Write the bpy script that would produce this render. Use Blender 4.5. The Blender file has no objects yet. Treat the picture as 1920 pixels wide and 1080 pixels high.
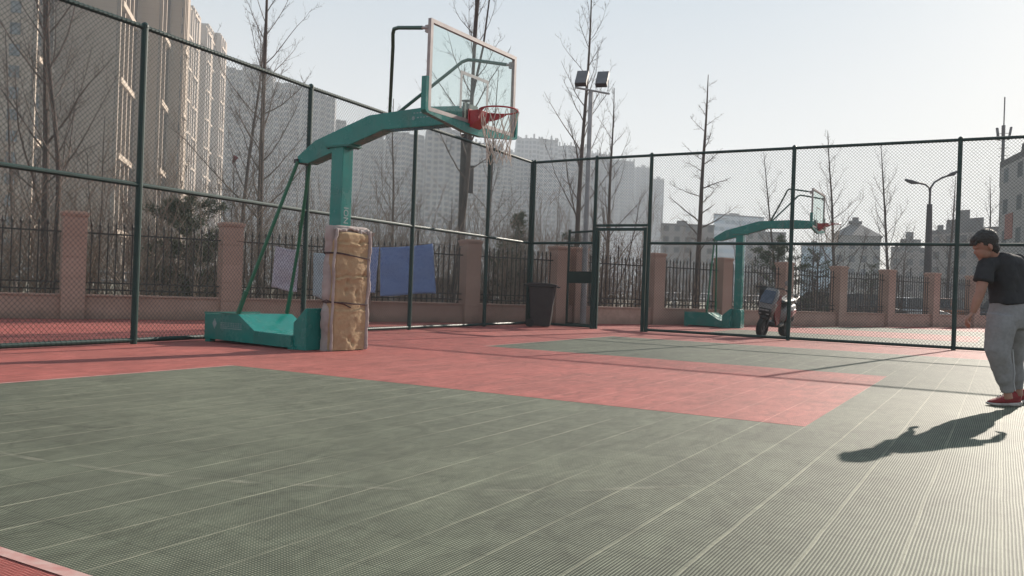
import bpy, bmesh, math, random
from mathutils import Vector, Matrix, noise
R = math.radians
scene = bpy.context.scene
COL = scene.collection

# ---------------------------------------------------------------- camera
CAM = Vector((6.989, -8.902, 0.913)); YAW = R(119.821); PITCH = R(0.06); ROLL = R(2.045); FPX = 1601.8
_F = Vector((math.cos(PITCH)*math.cos(YAW), math.cos(PITCH)*math.sin(YAW), math.sin(PITCH)))
_R0 = _F.cross(Vector((0, 0, 1))).normalized(); _U0 = _R0.cross(_F)
_R = math.cos(ROLL)*_R0 + math.sin(ROLL)*_U0
_U = -math.sin(ROLL)*_R0 + math.cos(ROLL)*_U0
cd = bpy.data.cameras.new('camera'); cam = bpy.data.objects.new('camera', cd); COL.objects.link(cam)
cam.matrix_world = Matrix(((_R.x, _U.x, -_F.x, CAM.x), (_R.y, _U.y, -_F.y, CAM.y), (_R.z, _U.z, -_F.z, CAM.z), (0, 0, 0, 1)))
cd.sensor_width = 36; cd.lens = FPX/1920*36; cd.clip_start = 0.05; cd.clip_end = 6000
scene.camera = cam

# ---------------------------------------------------------------- sky, sun, exposure
SUN_AZ = 80.5; SUN_EL = 24.2
w = bpy.data.worlds.new("World"); scene.world = w; w.use_nodes = True
nt = w.node_tree; bg = nt.nodes['Background']
sky = nt.nodes.new('ShaderNodeTexSky'); sky.sky_type = 'NISHITA'; sky.sun_disc = False
sky.sun_elevation = R(SUN_EL); sky.sun_rotation = R(90-SUN_AZ); sky.altitude = 0
sky.air_density = 1.0; sky.dust_density = 0.8; sky.ozone_density = 1.2
# thin cloudless winter murk: the clear sky colour thinned and mixed into a pale veil, warmer towards the horizon
def _n(t, **k):
    x = nt.nodes.new(t)
    for a, b in k.items(): setattr(x, a, b)
    return x
_tc = _n('ShaderNodeTexCoord'); _sp = _n('ShaderNodeSeparateXYZ'); nt.links.new(_tc.outputs['Generated'], _sp.inputs[0])
_cr = _n('ShaderNodeValToRGB'); nt.links.new(_sp.outputs[2], _cr.inputs[0])
_e = _cr.color_ramp.elements; _e[0].position = 0.0; _e[0].color = (0.47, 0.415, 0.37, 1); _e[1].position = 0.45; _e[1].color = (0.215, 0.285, 0.335, 1)
_m = _e.new(0.16); _m.color = (0.415, 0.40, 0.375, 1)
_s1 = _n('ShaderNodeVectorMath', operation='SCALE'); nt.links.new(sky.outputs[0], _s1.inputs[0]); _s1.inputs['Scale'].default_value = 0.16
_s2 = _n('ShaderNodeVectorMath', operation='SCALE'); nt.links.new(_cr.outputs[0], _s2.inputs[0]); _s2.inputs['Scale'].default_value = 9.5
_ad = _n('ShaderNodeVectorMath', operation='ADD'); nt.links.new(_s1.outputs[0], _ad.inputs[0]); nt.links.new(_s2.outputs[0], _ad.inputs[1])
nt.links.new(_ad.outputs[0], bg.inputs[0]); bg.inputs[1].default_value = 0.085
sd = bpy.data.lights.new('sun', 'SUN'); sun = bpy.data.objects.new('sun', sd); COL.objects.link(sun)
sd.energy = 5.0; sd.angle = R(0.55); sd.color = (1.0, 0.90, 0.78)
sv = Vector((math.cos(R(SUN_EL))*math.cos(R(SUN_AZ)), math.cos(R(SUN_EL))*math.sin(R(SUN_AZ)), math.sin(R(SUN_EL))))
sun.rotation_euler = sv.to_track_quat('Z', 'Y').to_euler(); sun.location = (0, 30, 60)
vs = scene.view_settings; vs.view_transform = 'Standard'; vs.look = 'None'; vs.gamma = 1; vs.exposure = 0.98
scene.cycles.use_denoising = True; scene.cycles.denoising_prefilter = 'ACCURATE'; scene.cycles.volume_bounces = 1; scene.cycles.max_bounces = 8; scene.cycles.transparent_max_bounces = 16

# ---------------------------------------------------------------- pixel helpers (1920x1080 photo pixels -> world)
def ray(u, v): return _F + ((u-960)/FPX)*_R - ((v-540)/FPX)*_U
def at(u, v, D): return CAM + D*ray(u, v)
def gnd(u, v, z=0.0):
    d = ray(u, v); return CAM + d*((z-CAM.z)/d.z)
def vplane(u, v, a, n):
    d = ray(u, v); return CAM + d*(((a-CAM).dot(n))/d.dot(n))
def hor(u): return 540 + 0.03571*(u-960) + 1.7
def hz(u, v, D): return CAM.z + (hor(u)-v)*D/FPX

# ---------------------------------------------------------------- mesh helpers
class MB:
    def __init__(s): s.v = []; s.f = []; s.m = []; s.mi = 0
    def add(s, vs, fs):
        o = len(s.v); s.v += [tuple(x) for x in vs]
        for f in fs: s.f.append(tuple(i+o for i in f)); s.m.append(s.mi)
    def box(s, a, b, M=None):
        x0, y0, z0 = a; x1, y1, z1 = b
        vs = [Vector(p) for p in ((x0,y0,z0),(x1,y0,z0),(x1,y1,z0),(x0,y1,z0),(x0,y0,z1),(x1,y0,z1),(x1,y1,z1),(x0,y1,z1))]
        if M is not None: vs = [M @ p for p in vs]
        s.add(vs, [(3,2,1,0),(4,5,6,7),(0,1,5,4),(1,2,6,5),(2,3,7,6),(3,0,4,7)])
    def quad(s, a, b, c, d): s.add([a, b, c, d], [(0,1,2,3)])
    def tube(s, pts, rad, n=6, cap=True):
        pts = [Vector(p) for p in pts]
        if not hasattr(rad, '__len__'): rad = [rad]*len(pts)
        o = len(s.v); prev = None
        for i, p in enumerate(pts):
            if i == 0: t = pts[1]-p
            elif i == len(pts)-1: t = p-pts[i-1]
            else: t = (pts[i+1]-pts[i-1])
            t.normalize()
            if prev is None:
                ref = Vector((0,0,1)) if abs(t.z) < 0.9 else Vector((1,0,0))
                x = t.cross(ref).normalized()
            else:
                x = (prev - t*prev.dot(t)).normalized()
            prev = x; y = t.cross(x)
            for k in range(n):
                a = 2*math.pi*k/n + math.pi/n
                s.v.append(tuple(p + rad[i]*(math.cos(a)*x + math.sin(a)*y)))
        for i in range(len(pts)-1):
            for k in range(n):
                a = o+i*n+k; b = o+i*n+(k+1) % n
                s.f.append((a, b, b+n, a+n)); s.m.append(s.mi)
        if cap and n > 2:
            s.f.append(tuple(o+k for k in reversed(range(n)))); s.m.append(s.mi)
            e = o+(len(pts)-1)*n
            s.f.append(tuple(e+k for k in range(n))); s.m.append(s.mi)
    def prism(s, prof, a, b, fn):
        """prof: list of 2D points; fn(p, t) -> 3D for t in (a, b)"""
        n = len(prof)
        vs = [fn(p, a) for p in prof] + [fn(p, b) for p in prof]
        fs = [tuple(reversed(range(n))), tuple(range(n, 2*n))] + [(i, (i+1) % n, (i+1) % n+n, i+n) for i in range(n)]
        s.add(vs, fs)
    def sphere(s, c, r, nu=10, nv=7, sc=(1,1,1)):
        c = Vector(c); o = len(s.v)
        vs = []
        for j in range(nv+1):
            th = math.pi*j/nv
            for i in range(nu):
                ph = 2*math.pi*i/nu
                vs.append((c.x+r*sc[0]*math.sin(th)*math.cos(ph), c.y+r*sc[1]*math.sin(th)*math.sin(ph), c.z+r*sc[2]*math.cos(th)))
        fs = []
        for j in range(nv):
            for i in range(nu):
                fs.append((j*nu+i, (j+1)*nu+i, (j+1)*nu+(i+1) % nu, j*nu+(i+1) % nu))
        s.add(vs, fs)
    def lathe(s, prof, c=(0,0,0), n=24, axis='z'):
        c = Vector(c); vs = []; fs = []
        for r, z in prof:
            for k in range(n):
                a = 2*math.pi*k/n
                if axis == 'z': p = Vector((r*math.cos(a), r*math.sin(a), z))
                elif axis == 'y': p = Vector((r*math.cos(a), z, r*math.sin(a)))
                else: p = Vector((z, r*math.cos(a), r*math.sin(a)))
                vs.append(c+p)
        m = len(prof)
        for j in range(m-1):
            for k in range(n):
                fs.append((j*n+k, j*n+(k+1) % n, (j+1)*n+(k+1) % n, (j+1)*n+k))
        s.add(vs, fs)
    def build(s, name, mats, parent=None, smooth=False, bevel=0, M=None):
        me = bpy.data.meshes.new(name)
        me.from_pydata([tuple(x) for x in s.v], [], s.f)
        if not isinstance(mats, (list, tuple)): mats = [mats]
        for m in mats: me.materials.append(m)
        if len(mats) > 1:
            for p, i in zip(me.polygons, s.m): p.material_index = i
        if M is not None: me.transform(M)
        bm = bmesh.new(); bm.from_mesh(me); bmesh.ops.recalc_face_normals(bm, faces=bm.faces)
        bm.to_mesh(me); bm.free()
        if smooth:
            for p in me.polygons: p.use_smooth = True
        o = bpy.data.objects.new(name, me); COL.objects.link(o)
        if bevel:
            b = o.modifiers.new('bevel', 'BEVEL'); b.width = bevel; b.segments = 2; b.limit_method = 'ANGLE'; b.angle_limit = R(40)
        if parent is not None: o.parent = parent
        return o

def tag(o, label, cat=None, group=None, kind=None):
    if label: o['label'] = label
    if cat: o['category'] = cat
    if group: o['group'] = group
    if kind: o['kind'] = kind
    return o
def thing(name, label, cat, loc=(0,0,0), rot=0.0, group=None):
    o = bpy.data.objects.new(name, None); o.empty_display_size = 0.2; COL.objects.link(o)
    o.location = loc; o.rotation_euler = (0, 0, rot)
    return tag(o, label, cat, group)
def struct(o): o['kind'] = 'structure'; return o
def kids(o): return [c for c in bpy.data.objects if c.parent == o]
def copy_tree(o, parent=None):
    c = o.copy(); COL.objects.link(c); c.parent = parent
    for ch in kids(o): copy_tree(ch, c)
    return c

# ---------------------------------------------------------------- materials
class NT:
    def __init__(s, name):
        s.mat = bpy.data.materials.new(name); s.mat.use_nodes = True
        s.t = s.mat.node_tree; s.b = s.t.nodes['Principled BSDF']; s.tc = None
    def n(s, typ, **kw):
        nd = s.t.nodes.new(typ)
        for k, v in kw.items(): setattr(nd, k, v)
        return nd
    def link(s, a, b): s.t.links.new(a, b)
    def coord(s, kind='Object'):
        if s.tc is None: s.tc = s.n('ShaderNodeTexCoord')
        return s.tc.outputs[kind]
    def noise(s, scale, detail=4, vec=None, rough=0.55, dist=0.0, kind='Object', stretch=None):
        nd = s.n('ShaderNodeTexNoise'); nd.inputs['Scale'].default_value = scale; nd.inputs['Detail'].default_value = detail
        nd.inputs['Roughness'].default_value = rough; nd.inputs['Distortion'].default_value = dist
        v = vec or s.coord(kind)
        if stretch:
            m = s.n('ShaderNodeMapping'); m.inputs['Scale'].default_value = stretch; s.link(v, m.inputs[0]); v = m.outputs[0]
        s.link(v, nd.inputs['Vector']); return nd.outputs['Fac']
    def math(s, op, a, b=None, clamp=False):
        nd = s.n('ShaderNodeMath', operation=op, use_clamp=clamp)
        for i, x in enumerate((a, b)):
            if x is None: continue
            if isinstance(x, (int, float)): nd.inputs[i].default_value = x
            else: s.link(x, nd.inputs[i])
        return nd.outputs[0]
    def ramp(s, fac, lo, hi):
        nd = s.n('ShaderNodeMapRange'); nd.inputs[1].default_value = lo; nd.inputs[2].default_value = hi
        s.link(fac, nd.inputs[0]); return nd.outputs[0]
    def mix(s, fac, a, b, blend='MIX'):
        nd = s.n('ShaderNodeMix', data_type='RGBA', blend_type=blend)
        if isinstance(fac, (int, float)): nd.inputs[0].default_value = fac
        else: s.link(fac, nd.inputs[0])
        for i, x in ((6, a), (7, b)):
            if isinstance(x, (tuple, list)): nd.inputs[i].default_value = (*x[:3], 1)
            else: s.link(x, nd.inputs[i])
        return nd.outputs[2]
    def bump(s, h, strength=0.3, dist=0.01):
        nd = s.n('ShaderNodeBump'); nd.inputs['Strength'].default_value = strength; nd.inputs['Distance'].default_value = dist
        s.link(h, nd.inputs['Height']); s.link(nd.outputs[0], s.b.inputs['Normal'])
    def base(s, c):
        if isinstance(c, (tuple, list)): s.b.inputs['Base Color'].default_value = (*c[:3], 1)
        else: s.link(c, s.b.inputs['Base Color'])
    def set(s, **kw):
        for k, v in kw.items(): s.b.inputs[k.replace('_', ' ')].default_value = v

def paint(name, c, c2=None, scale=3.0, rough=0.5, metal=0.0, bump=0.0, bscale=40, stretch=None, lo=0.35, hi=0.65, spec=0.5):
    m = NT(name)
    c2 = c2 or tuple(x*0.8 for x in c)
    f = m.ramp(m.noise(scale, 6, stretch=stretch), lo, hi)
    m.base(m.mix(f, c, c2)); m.set(Roughness=rough, Metallic=metal, Specular_IOR_Level=spec)
    if bump: m.bump(m.noise(bscale, 4), bump)
    return m.mat

M = {}
M['fence'] = paint('dark_green_coating', (0.003,0.025,0.022), (0.006,0.034,0.029), 6, 0.50, bump=0.1, spec=.35)
M['wire'] = paint('green_coated_wire', (0.012,0.026,0.022), (0.020,0.036,0.030), 9, 0.30)
def worn(name, c, c2, rough, chip):
    m = NT(name); f = m.ramp(m.noise(2.2, 6), .35, .65); col = m.mix(f, c, c2)
    col = m.mix(m.math('MULTIPLY', m.ramp(m.noise(7, 8, stretch=(1,1,.25)), .52, .75), .35), col, (.09,.13,.11))      # dust runs
    col = m.mix(m.ramp(m.noise(34, 3), .70, .735), col, chip); m.base(col)
    m.link(m.ramp(m.noise(5, 6), .2, 1.6), m.b.inputs['Roughness']); m.bump(m.noise(60, 4), .06); m.set(Specular_IOR_Level=.5); return m.mat
M['teal'] = worn('teal_enamel', (0.005,0.190,0.162), (0.008,0.155,0.136), .35, (.10,.085,.07))
M['tealdark'] = paint('teal_enamel_worn', (0.012,0.150,0.120), (0.02,0.12,0.10), 5, 0.5)
M['green_tube'] = paint('green_tube_enamel', (0.008,0.130,0.070), (0.012,0.11,0.06), 4, 0.4)
M['pipe'] = paint('dark_green_pipe', (0.010,0.070,0.045), (0.02,0.06,0.045), 4, 0.45)
M['alu'] = paint('aged_aluminium', (0.36,0.31,0.30), (0.27,0.235,0.23), 7, 0.5, 0.2)
M['redpaint'] = paint('rim_red_enamel', (0.36,0.022,0.028), (0.27,0.02,0.025), 8, 0.42)
M['net'] = paint('net_cord', (0.50,0.44,0.38), (0.36,0.30,0.26), 20, 0.9)
M['boardline'] = paint('board_marking', (0.30,0.31,0.31), (0.24,0.25,0.25), 10, 0.6)
M['iron'] = paint('black_wrought_iron', (0.012,0.011,0.012), (0.03,0.022,0.02), 12, 0.55)
M['bark'] = paint('grey_brown_bark', (0.105,0.078,0.068), (0.055,0.042,0.038), 9, 0.9, bump=0.6, bscale=30, stretch=(1,1,0.25))
M['twig'] = paint('twig_bark', (0.15,0.115,0.10), (0.095,0.075,0.065), 5, 0.85)
M['brush'] = paint('brush_twig', (0.26,0.195,0.15), (0.15,0.11,0.088), 0.4, 0.9)
M['pine'] = paint('pine_needles', (0.030,0.050,0.022), (0.062,0.078,0.036), 0.9, 0.8)
M['steel'] = paint('galvanised_steel', (0.34,0.34,0.35), (0.26,0.26,0.27), 6, 0.5, 0.3)
M['dark'] = paint('black_plastic', (0.010,0.010,0.011), (0.016,0.015,0.016), 10, 0.5)
M['rubber'] = paint('tyre_rubber', (0.010,0.010,0.010), (0.018,0.017,0.016), 30, 0.85)
M['grey_metal'] = paint('dark_grey_metal', (0.06,0.055,0.06), (0.045,0.042,0.045), 5, 0.5, 0.2)
M['lamp_glass'] = paint('lamp_lens', (0.12,0.11,0.12), (0.09,0.085,0.09), 4, 0.18)
M['rope'] = paint('dark_cord', (0.045,0.02,0.022), (0.08,0.05,0.045), 30, 0.9)
M['whitepaint'] = paint('faded_white_mark', (0.36,0.40,0.40), (0.14,0.22,0.22), 40, 0.6)
M['printpale'] = paint('faded_print', (0.28,0.36,0.37), (0.12,0.24,0.24), 45, 0.6)

def wall_mat():
    m = NT('pink_render'); f = m.noise(1.3, 8); g = m.noise(14, 5)
    c = m.mix(m.ramp(f, .35, .7), (0.43,0.285,0.23), (0.34,0.215,0.17))
    c = m.mix(m.math('MULTIPLY', m.ramp(g, .45, .8), .35), c, (0.16,0.11,0.09))
    # grime of splashes low on the plinth: irregular stains
    sep = m.n('ShaderNodeSeparateXYZ'); m.link(m.coord(), sep.inputs[0])
    low = m.math('SUBTRACT', 0.20, sep.outputs[2]); low = m.math('ADD', low, m.math('MULTIPLY', m.noise(2.4, 5), .35))
    c = m.mix(m.ramp(low, .15, .45), c, (0.185,0.13,0.105))
    m.base(c); m.set(Roughness=0.92); m.bump(m.noise(60, 5), .35, .01); return m.mat
M['wall'] = wall_mat()

def tile_mat(name, c1, c2, dust_glint):
    """interlocking sports tiles, 30.5 cm, perforated; world coordinates"""
    m = NT(name)
    sep = m.n('ShaderNodeSeparateXYZ'); m.link(m.coord(), sep.inputs[0]); X, Y = sep.outputs[0], sep.outputs[1]
    T = 0.305
    # tiles buckle a little: seams wander
    X = m.math('ADD', X, m.math('MULTIPLY', m.math('SUBTRACT', m.noise(1.1, 3), .5), .016)); Y = m.math('ADD', Y, m.math('MULTIPLY', m.math('SUBTRACT', m.noise(1.35, 3), .5), .016))
    # wear and dirt
    n1 = m.noise(0.55, 8, rough=.62, stretch=(1.6, 0.8, 1)); n2 = m.noise(3.2, 7, rough=.65, dist=.6, stretch=(2.2, 0.7, 1)); n3 = m.noise(0.12, 3)
    c = m.mix(m.ramp(n1, .40, .60), c1, c2)
    c = m.mix(m.math('MULTIPLY', m.ramp(n2, .45, .70), .75), c, tuple(x*.62 for x in c2))
    c = m.mix(m.math('MULTIPLY', m.ramp(n3, .35, .75), .35), c, dust_glint)
    for sc_, th_, st_, am_ in ((1.1, .012, (1,.55,1), .45), (2.3, .016, (.6,1,1), .35)):      # curved rubber scuffs
        nz = m.noise(sc_, 2, dist=2.5, stretch=st_); ed = m.math('ABSOLUTE', m.math('SUBTRACT', nz, .5)); k_ = m.math('MULTIPLY', m.math('LESS_THAN', ed, th_), m.ramp(m.noise(.9, 4), .46, .62))
        c = m.mix(m.math('MULTIPLY', k_, am_), c, tuple(x*.45 for x in c2))
    # each tile a little different
    wn = m.n('ShaderNodeTexWhiteNoise', noise_dimensions='2D')
    cmb = m.n('ShaderNodeCombineXYZ'); m.link(m.math('FLOOR', m.math('DIVIDE', X, T)), cmb.inputs[0]); m.link(m.math('FLOOR', m.math('DIVIDE', Y, T)), cmb.inputs[1])
    m.link(cmb.outputs[0], wn.inputs['Vector'])
    c = m.mix(m.math('MULTIPLY', wn.outputs[0], .16), c, tuple(x*.75 for x in c2))
    # perforations: ribs along Y with holes between
    P = T/24
    sx = m.math('SINE', m.math('MULTIPLY', X, 2*math.pi/P)); sy = m.math('SINE', m.math('MULTIPLY', Y, 2*math.pi/(P*1.0)))
    hx = m.ramp(sx, -.5, .6); hy = m.ramp(sy, -.5, .6)
    rib = m.math('MAXIMUM', hx, m.math('MULTIPLY', hy, .30))        # 1 on the ribs, 0 in the holes
    hole = m.math('SUBTRACT', 1.0, rib, True)
    nub = m.math('MULTIPLY', hx, hy)
    c = m.mix(m.math('MULTIPLY', hole, .85), c, tuple(x*.15 for x in c2))
    c = m.mix(m.math('MULTIPLY', nub, .55), c, dust_glint)  # nubs paler: sun glints on the ridges put into the colour
    # seams: pale loop joints across (constant X), thin dark ones along (constant Y)
    fx = m.math('ABSOLUTE', m.math('SUBTRACT', m.math('FRACT', m.math('DIVIDE', m.math('SUBTRACT', X, 0.0), T)), .5))
    fy = m.math('ABSOLUTE', m.math('SUBTRACT', m.math('FRACT', m.math('DIVIDE', Y, T)), .5))
    c = m.mix(m.math('MULTIPLY', m.ramp(fx, .476, .490), m.math('MULTIPLY', m.ramp(m.noise(.9, 5), .3, .7), .62)), c, dust_glint)
    c = m.mix(m.math('MULTIPLY', m.ramp(fy, .488, .496), .45), c, tuple(x*.35 for x in c2))
    # mottled grime and polish: patches a hand to a metre wide, stretched along the play direction
    g1 = m.ramp(m.noise(5.5, 7, rough=.7, dist=1.2, stretch=(1.5, .6, 1)), .36, .64); g2 = m.ramp(m.noise(1.3, 6, rough=.6, dist=.8), .34, .66)
    gg = m.math('ADD', m.math('MULTIPLY', g1, .38), m.math('ADD', m.math('MULTIPLY', g2, .26), .68))
    vm = m.n('ShaderNodeVectorMath', operation='SCALE'); m.link(c, vm.inputs[0]); m.link(gg, vm.inputs['Scale'])
    m.base(vm.outputs[0])
    m.set(Roughness=0.68, Specular_IOR_Level=0.16)
    h = m.math('ADD', m.math('MULTIPLY', rib, 1.0), m.math('MULTIPLY', m.noise(2.6, 4), 4.0))
    m.bump(h, .25, .004)
    return m.mat
M['red'] = tile_mat('red_sports_tile', (0.45,0.088,0.078), (0.34,0.070,0.062), (0.58,0.25,0.21))
M['green'] = tile_mat('green_sports_tile', (0.088,0.113,0.078), (0.044,0.062,0.045), (0.36,0.35,0.26))
M['line'] = paint('worn_white_line', (0.46,0.32,0.29), (0.40,0.17,0.15), 11, 0.7, bump=.1)
def soil():
    m = NT('dry_verge_soil'); f = m.noise(0.7, 9); g = m.noise(9, 8)
    c = m.mix(m.ramp(f, .35, .65), (0.115,0.095,0.065), (0.07,0.068,0.04))
    c = m.mix(m.ramp(g, .5, .75), c, (0.16,0.14,0.10)); m.base(c); m.set(Roughness=.95); m.bump(g, .6, .05); return m.mat
M['soil'] = soil()
M['asphalt'] = paint('road_asphalt', (0.055,0.053,0.052), (0.075,0.072,0.07), 1.2, 0.9, bump=.3)
# ================================================================ GROUND AND COURTS
WA = gnd(0, 596.5); WB = gnd(1806, 613.5); WD = (WB-WA).normalized(); WN = Vector((WD.y, -WD.x, 0))   # WN points to the court
def wpt(s, off=0.0, z=0.0): p = WA + WD*s + WN*off; return Vector((p.x, p.y, z))
b = MB(); n = 48
b.add([(1500*math.cos(2*math.pi*k/n), 1500*math.sin(2*math.pi*k/n), -0.30) for k in range(n)], [tuple(range(n))])
struct(b.build('ground', M['soil']))
b = MB()
poly = [wpt(-20), wpt(48), Vector((30, wpt(48).y, 0)), Vector((30, -25, 0)), Vector((wpt(-20).x, -25, 0))]
b.add([(p.x, p.y, 0.0) for p in poly]+[(p.x, p.y, -0.32) for p in poly], [(4,3,2,1,0), (5,6,7,8,9)]+[(i, (i+1) % 5, (i+1) % 5+5, i+5) for i in range(5)])
struct(b.build('court_surround', M['red']))
def sheet(name, pts, z, mat):
    z *= .3; b = MB(); n = len(pts)
    b.add([(x, y, z) for x, y in pts], [tuple(range(n))])
    return struct(b.build(name, mat))
LX, LY = 5.795, 2.53; YF, YN = 7.59, -7.28
sheet('court_floor', [(0, YN), (27, YN), (27, YF), (0, YF)], 0.004, M['green'])
sheet('court_key', [(0, -LY), (LX, -LY), (LX, LY), (0, LY)], 0.008, M['red'])
sheet('far_court_floor', [(0.6, 11.3), (27, 11.3), (27, 24.6), (3.2, 24.6), (0.6, 19.6)], 0.004, M['green'])
sheet('far_court_key', [(0.6, 15.0), (6.5, 15.0), (6.5, 19.5), (0.6, 19.5)], 0.008, M['red'])
lw = 0.03
def line(pts): sheet('court_line', pts, 0.0115, M['line'])
line([(-lw, YN), (0, YN), (0, -LY), (-lw, -LY)]); line([(-lw, LY), (0, LY), (0, YF), (-lw, YF)])
line([(-lw, YN-.05), (27, YN-.05), (27, YN), (-lw, YN)])
line([(-lw, YF), (27, YF), (27, YF+lw), (-lw, YF+lw)])
road = MB(); a0, a1, a2, a3 = wpt(-60, -6.5, -.292), wpt(140, -6.5, -.292), wpt(140, -22, -.292), wpt(-60, -22, -.292)
road.quad(a0, a1, a2, a3); struct(road.build('road', M['asphalt']))

# faded arc of the three point line on the tiles
def arc_mat():
    m = NT('rubbed_line_paint'); f = m.noise(5, 6); m.base((0.40,0.38,0.30)); m.set(Roughness=.8)
    mx = m.n('ShaderNodeMixShader'); tr = m.n('ShaderNodeBsdfTransparent')
    m.link(m.math('MULTIPLY', m.ramp(f, .40, .75), .35), mx.inputs[0]); m.link(tr.outputs[0], mx.inputs[1]); m.link(m.b.outputs[0], mx.inputs[2])
    m.link(mx.outputs[0], m.t.nodes['Material Output'].inputs['Surface']); return m.mat
b = MB(); pp = [gnd(u, v) for u, v in ((-40,843),(100,868),(250,888),(370,900),(560,910),(720,917),(900,921),(1080,921),(1300,912))]
for i in range(len(pp)-1):
    p, q = pp[i], pp[i+1]; d = (q-p).normalized(); nn = Vector((-d.y, d.x, 0))*.022
    b.quad((p.x-nn.x, p.y-nn.y, .0030), (q.x-nn.x, q.y-nn.y, .0030), (q.x+nn.x, q.y+nn.y, .0030), (p.x+nn.x, p.y+nn.y, .0030))
struct(b.build('court_line', arc_mat()))

# ================================================================ BOUNDARY WALL AND IRON FENCE
PIL = [-8.0, -4.9, -1.85, 1.22, 4.31, 7.37, 10.42, 13.30, 13.95, 16.90, 19.82, 22.80, 25.76, 28.69, 31.69, 34.7, 37.7, 40.7]
ang = math.atan2(WD.y, WD.x)
wall = thing('boundary_wall', 'pinkish rendered boundary wall with low plinth and square pillars behind the courts', 'wall', WA, ang)
b = MB(); b.box((-12, -0.10, 0), (44, 0.10, 0.46)); b.box((-12, -0.13, 0.46), (44, 0.13, 0.50)); b.build('plinth', M['wall'], wall, bevel=.006)
pb = MB()
for k in range(5): pb.box((-.215, -.215, 0.0 if k == 0 else .41*k+.008), (.215, .215, .41*(k+1)))
for k in range(1, 5): pb.box((-.208, -.208, .41*k), (.208, .208, .41*k+.008))
cp = MB(); cp.box((-.235, -.235, 2.05), (.235, .235, 2.08)); cp.box((-.245, -.245, 2.08), (.245, .245, 2.13)); cp.box((-.2, -.2, 2.13), (.2, .2, 2.15))
po = pb.build('pillar', M['wall'], wall, bevel=.004); co = cp.build('cap', M['wall'], po, bevel=.006)
po.location = (PIL[0], 0, 0)
for s in PIL[1:]:
    q = po.copy(); COL.objects.link(q); q.parent = wall; q.location = (s, 0, 0)
    c = co.copy(); COL.objects.link(c); c.parent = q
ORD = ['first','second','third','fourth','fifth','sixth','seventh','eighth','ninth','tenth','eleventh','twelfth','thirteenth','fourteenth','fifteenth']
def bar_mesh(h):
    b = MB(); b.box((-.011, -.011, .50), (.011, .011, h-.10))
    b.lathe([(0.0, h-.12), (.016, h-.11), (.024, h-.075), (.013, h-.03), (0.0, h+.02)], n=6)
    b.box((-.028, -.006, h-.115), (.028, .006, h-.10)); return b
bar_o = bar_mesh(1.98).build('bar', M['iron']); tall_o = bar_mesh(2.30).build('bar', M['iron'])
first = True; gaps = [(PIL[i], PIL[i+1]) for i in range(len(PIL)-1) if PIL[i+1]-PIL[i] > 1.5]
vis = [g for g in gaps if g[1] > -.5 and g[0] < 34.8]
for i, (s0, s1) in enumerate(vis):
    x0, x1 = s0+.225, s1-.225; L = x1-x0
    txt = 'black spear topped iron fence panel on the plinth, %s one counted from the left' % ORD[i]
    p = thing('iron_fence_panel', txt, 'iron fence', wpt(x0), ang, 'iron fence panels between the wall pillars')
    b = MB()
    for z in (.58, .72, 1.72): b.box((0, -.016, z), (L, .016, z+.032))
    b.build('rail', M['iron'], p)
    nb = 17
    for k in range(nb):
        src = tall_o if k == nb//2 else bar_o
        q = src if (first and src is bar_o and k == 0) or (first and src is tall_o) else src.copy()
        if q is not src: COL.objects.link(q)
        q.parent = p; q.location = ((k+.6)*L/(nb+.2), 0, 0)
    first = False

# ================================================================ CHAIN LINK FENCES
H = 4.22; HM = 2.12
def links(b, P0, P1, z0, z1, pitch=.068, r=.0027, off=Vector((0,0,0))):
    d = (P1-P0); L = math.hypot(d.x, d.y); d = Vector((d.x/L, d.y/L, 0)); nn = Vector((-d.y, d.x, 0))
    h = z1-z0
    for fam in (0, 1):
        o = nn*(.0035 if fam else -.0035) + off
        k = -int(h/pitch)-1
        while k*pitch < L:
            a = k*pitch                                     # start s at z0 for rising right, or at z1 for falling right
            s0, s1 = max(a, 0), min(a+h, L)
            if s1 > s0+.01:
                za, zb = (s0-a), (s1-a)
                if fam: za, zb = h-za, h-zb
                b.tube([P0+d*s0+Vector((0,0,z0+za))+o, P0+d*s1+Vector((0,0,z0+zb))+o], r, 3, cap=False)
            k += 1
def rail(b, p, q, z, r=.033, n=10): b.tube([Vector((p.x,p.y,z)), Vector((q.x,q.y,z))], r, n)
def spiral(b, p, q, z, r=.036, step=.068):
    d = (q-p); L = math.hypot(d.x, d.y); d = Vector((d.x/L, d.y/L, 0)); nn = Vector((-d.y, d.x, 0)); k = 0
    while k*step < L-.02:
        c = p+d*(k*step); pts = [Vector((c.x, c.y, z))+nn*(r*math.cos(t))+Vector((0,0,r*math.sin(t)))+d*(.02*j/6) for j, t in enumerate([R(-60+60*jj) for jj in range(7)])]
        b.tube(pts, .003, 3, cap=False); k += 1
def fence(thing_o, P, gate=None):
    """P: list of post positions in world, thing at origin"""
    for i, p in enumerate(P):
        b = MB(); b.tube([(p.x, p.y, 0), (p.x, p.y, H+.02)], .044, 12); b.lathe([(0, .075), (.03, .06), (.052, .03), (.052, 0)], (p.x, p.y, H), 12)
        b.build('post', M['fence'], thing_o, smooth=False)
    for i in range(len(P)-1):
        p, q = P[i], P[i+1]
        if i == gate: continue
        b = MB(); rail(b, p, q, H); spiral(b, p, q, H); b.build('rail', M['fence'], thing_o)
        b = MB(); rail(b, p, q, HM); b.build('rail', M['fence'], thing_o)
        b = MB(); rail(b, p, q, .05, .032); spiral(b, p, q, .05); b.build('rail', M['fence'], thing_o)
        b = MB(); links(b, p, q, .03, H+.03); b.build('wire_mesh', M['wire'], thing_o)
lf = thing('chain_link_fence', 'dark green chain link fence behind the hoop stand, from left edge to corner', 'fence')
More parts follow.
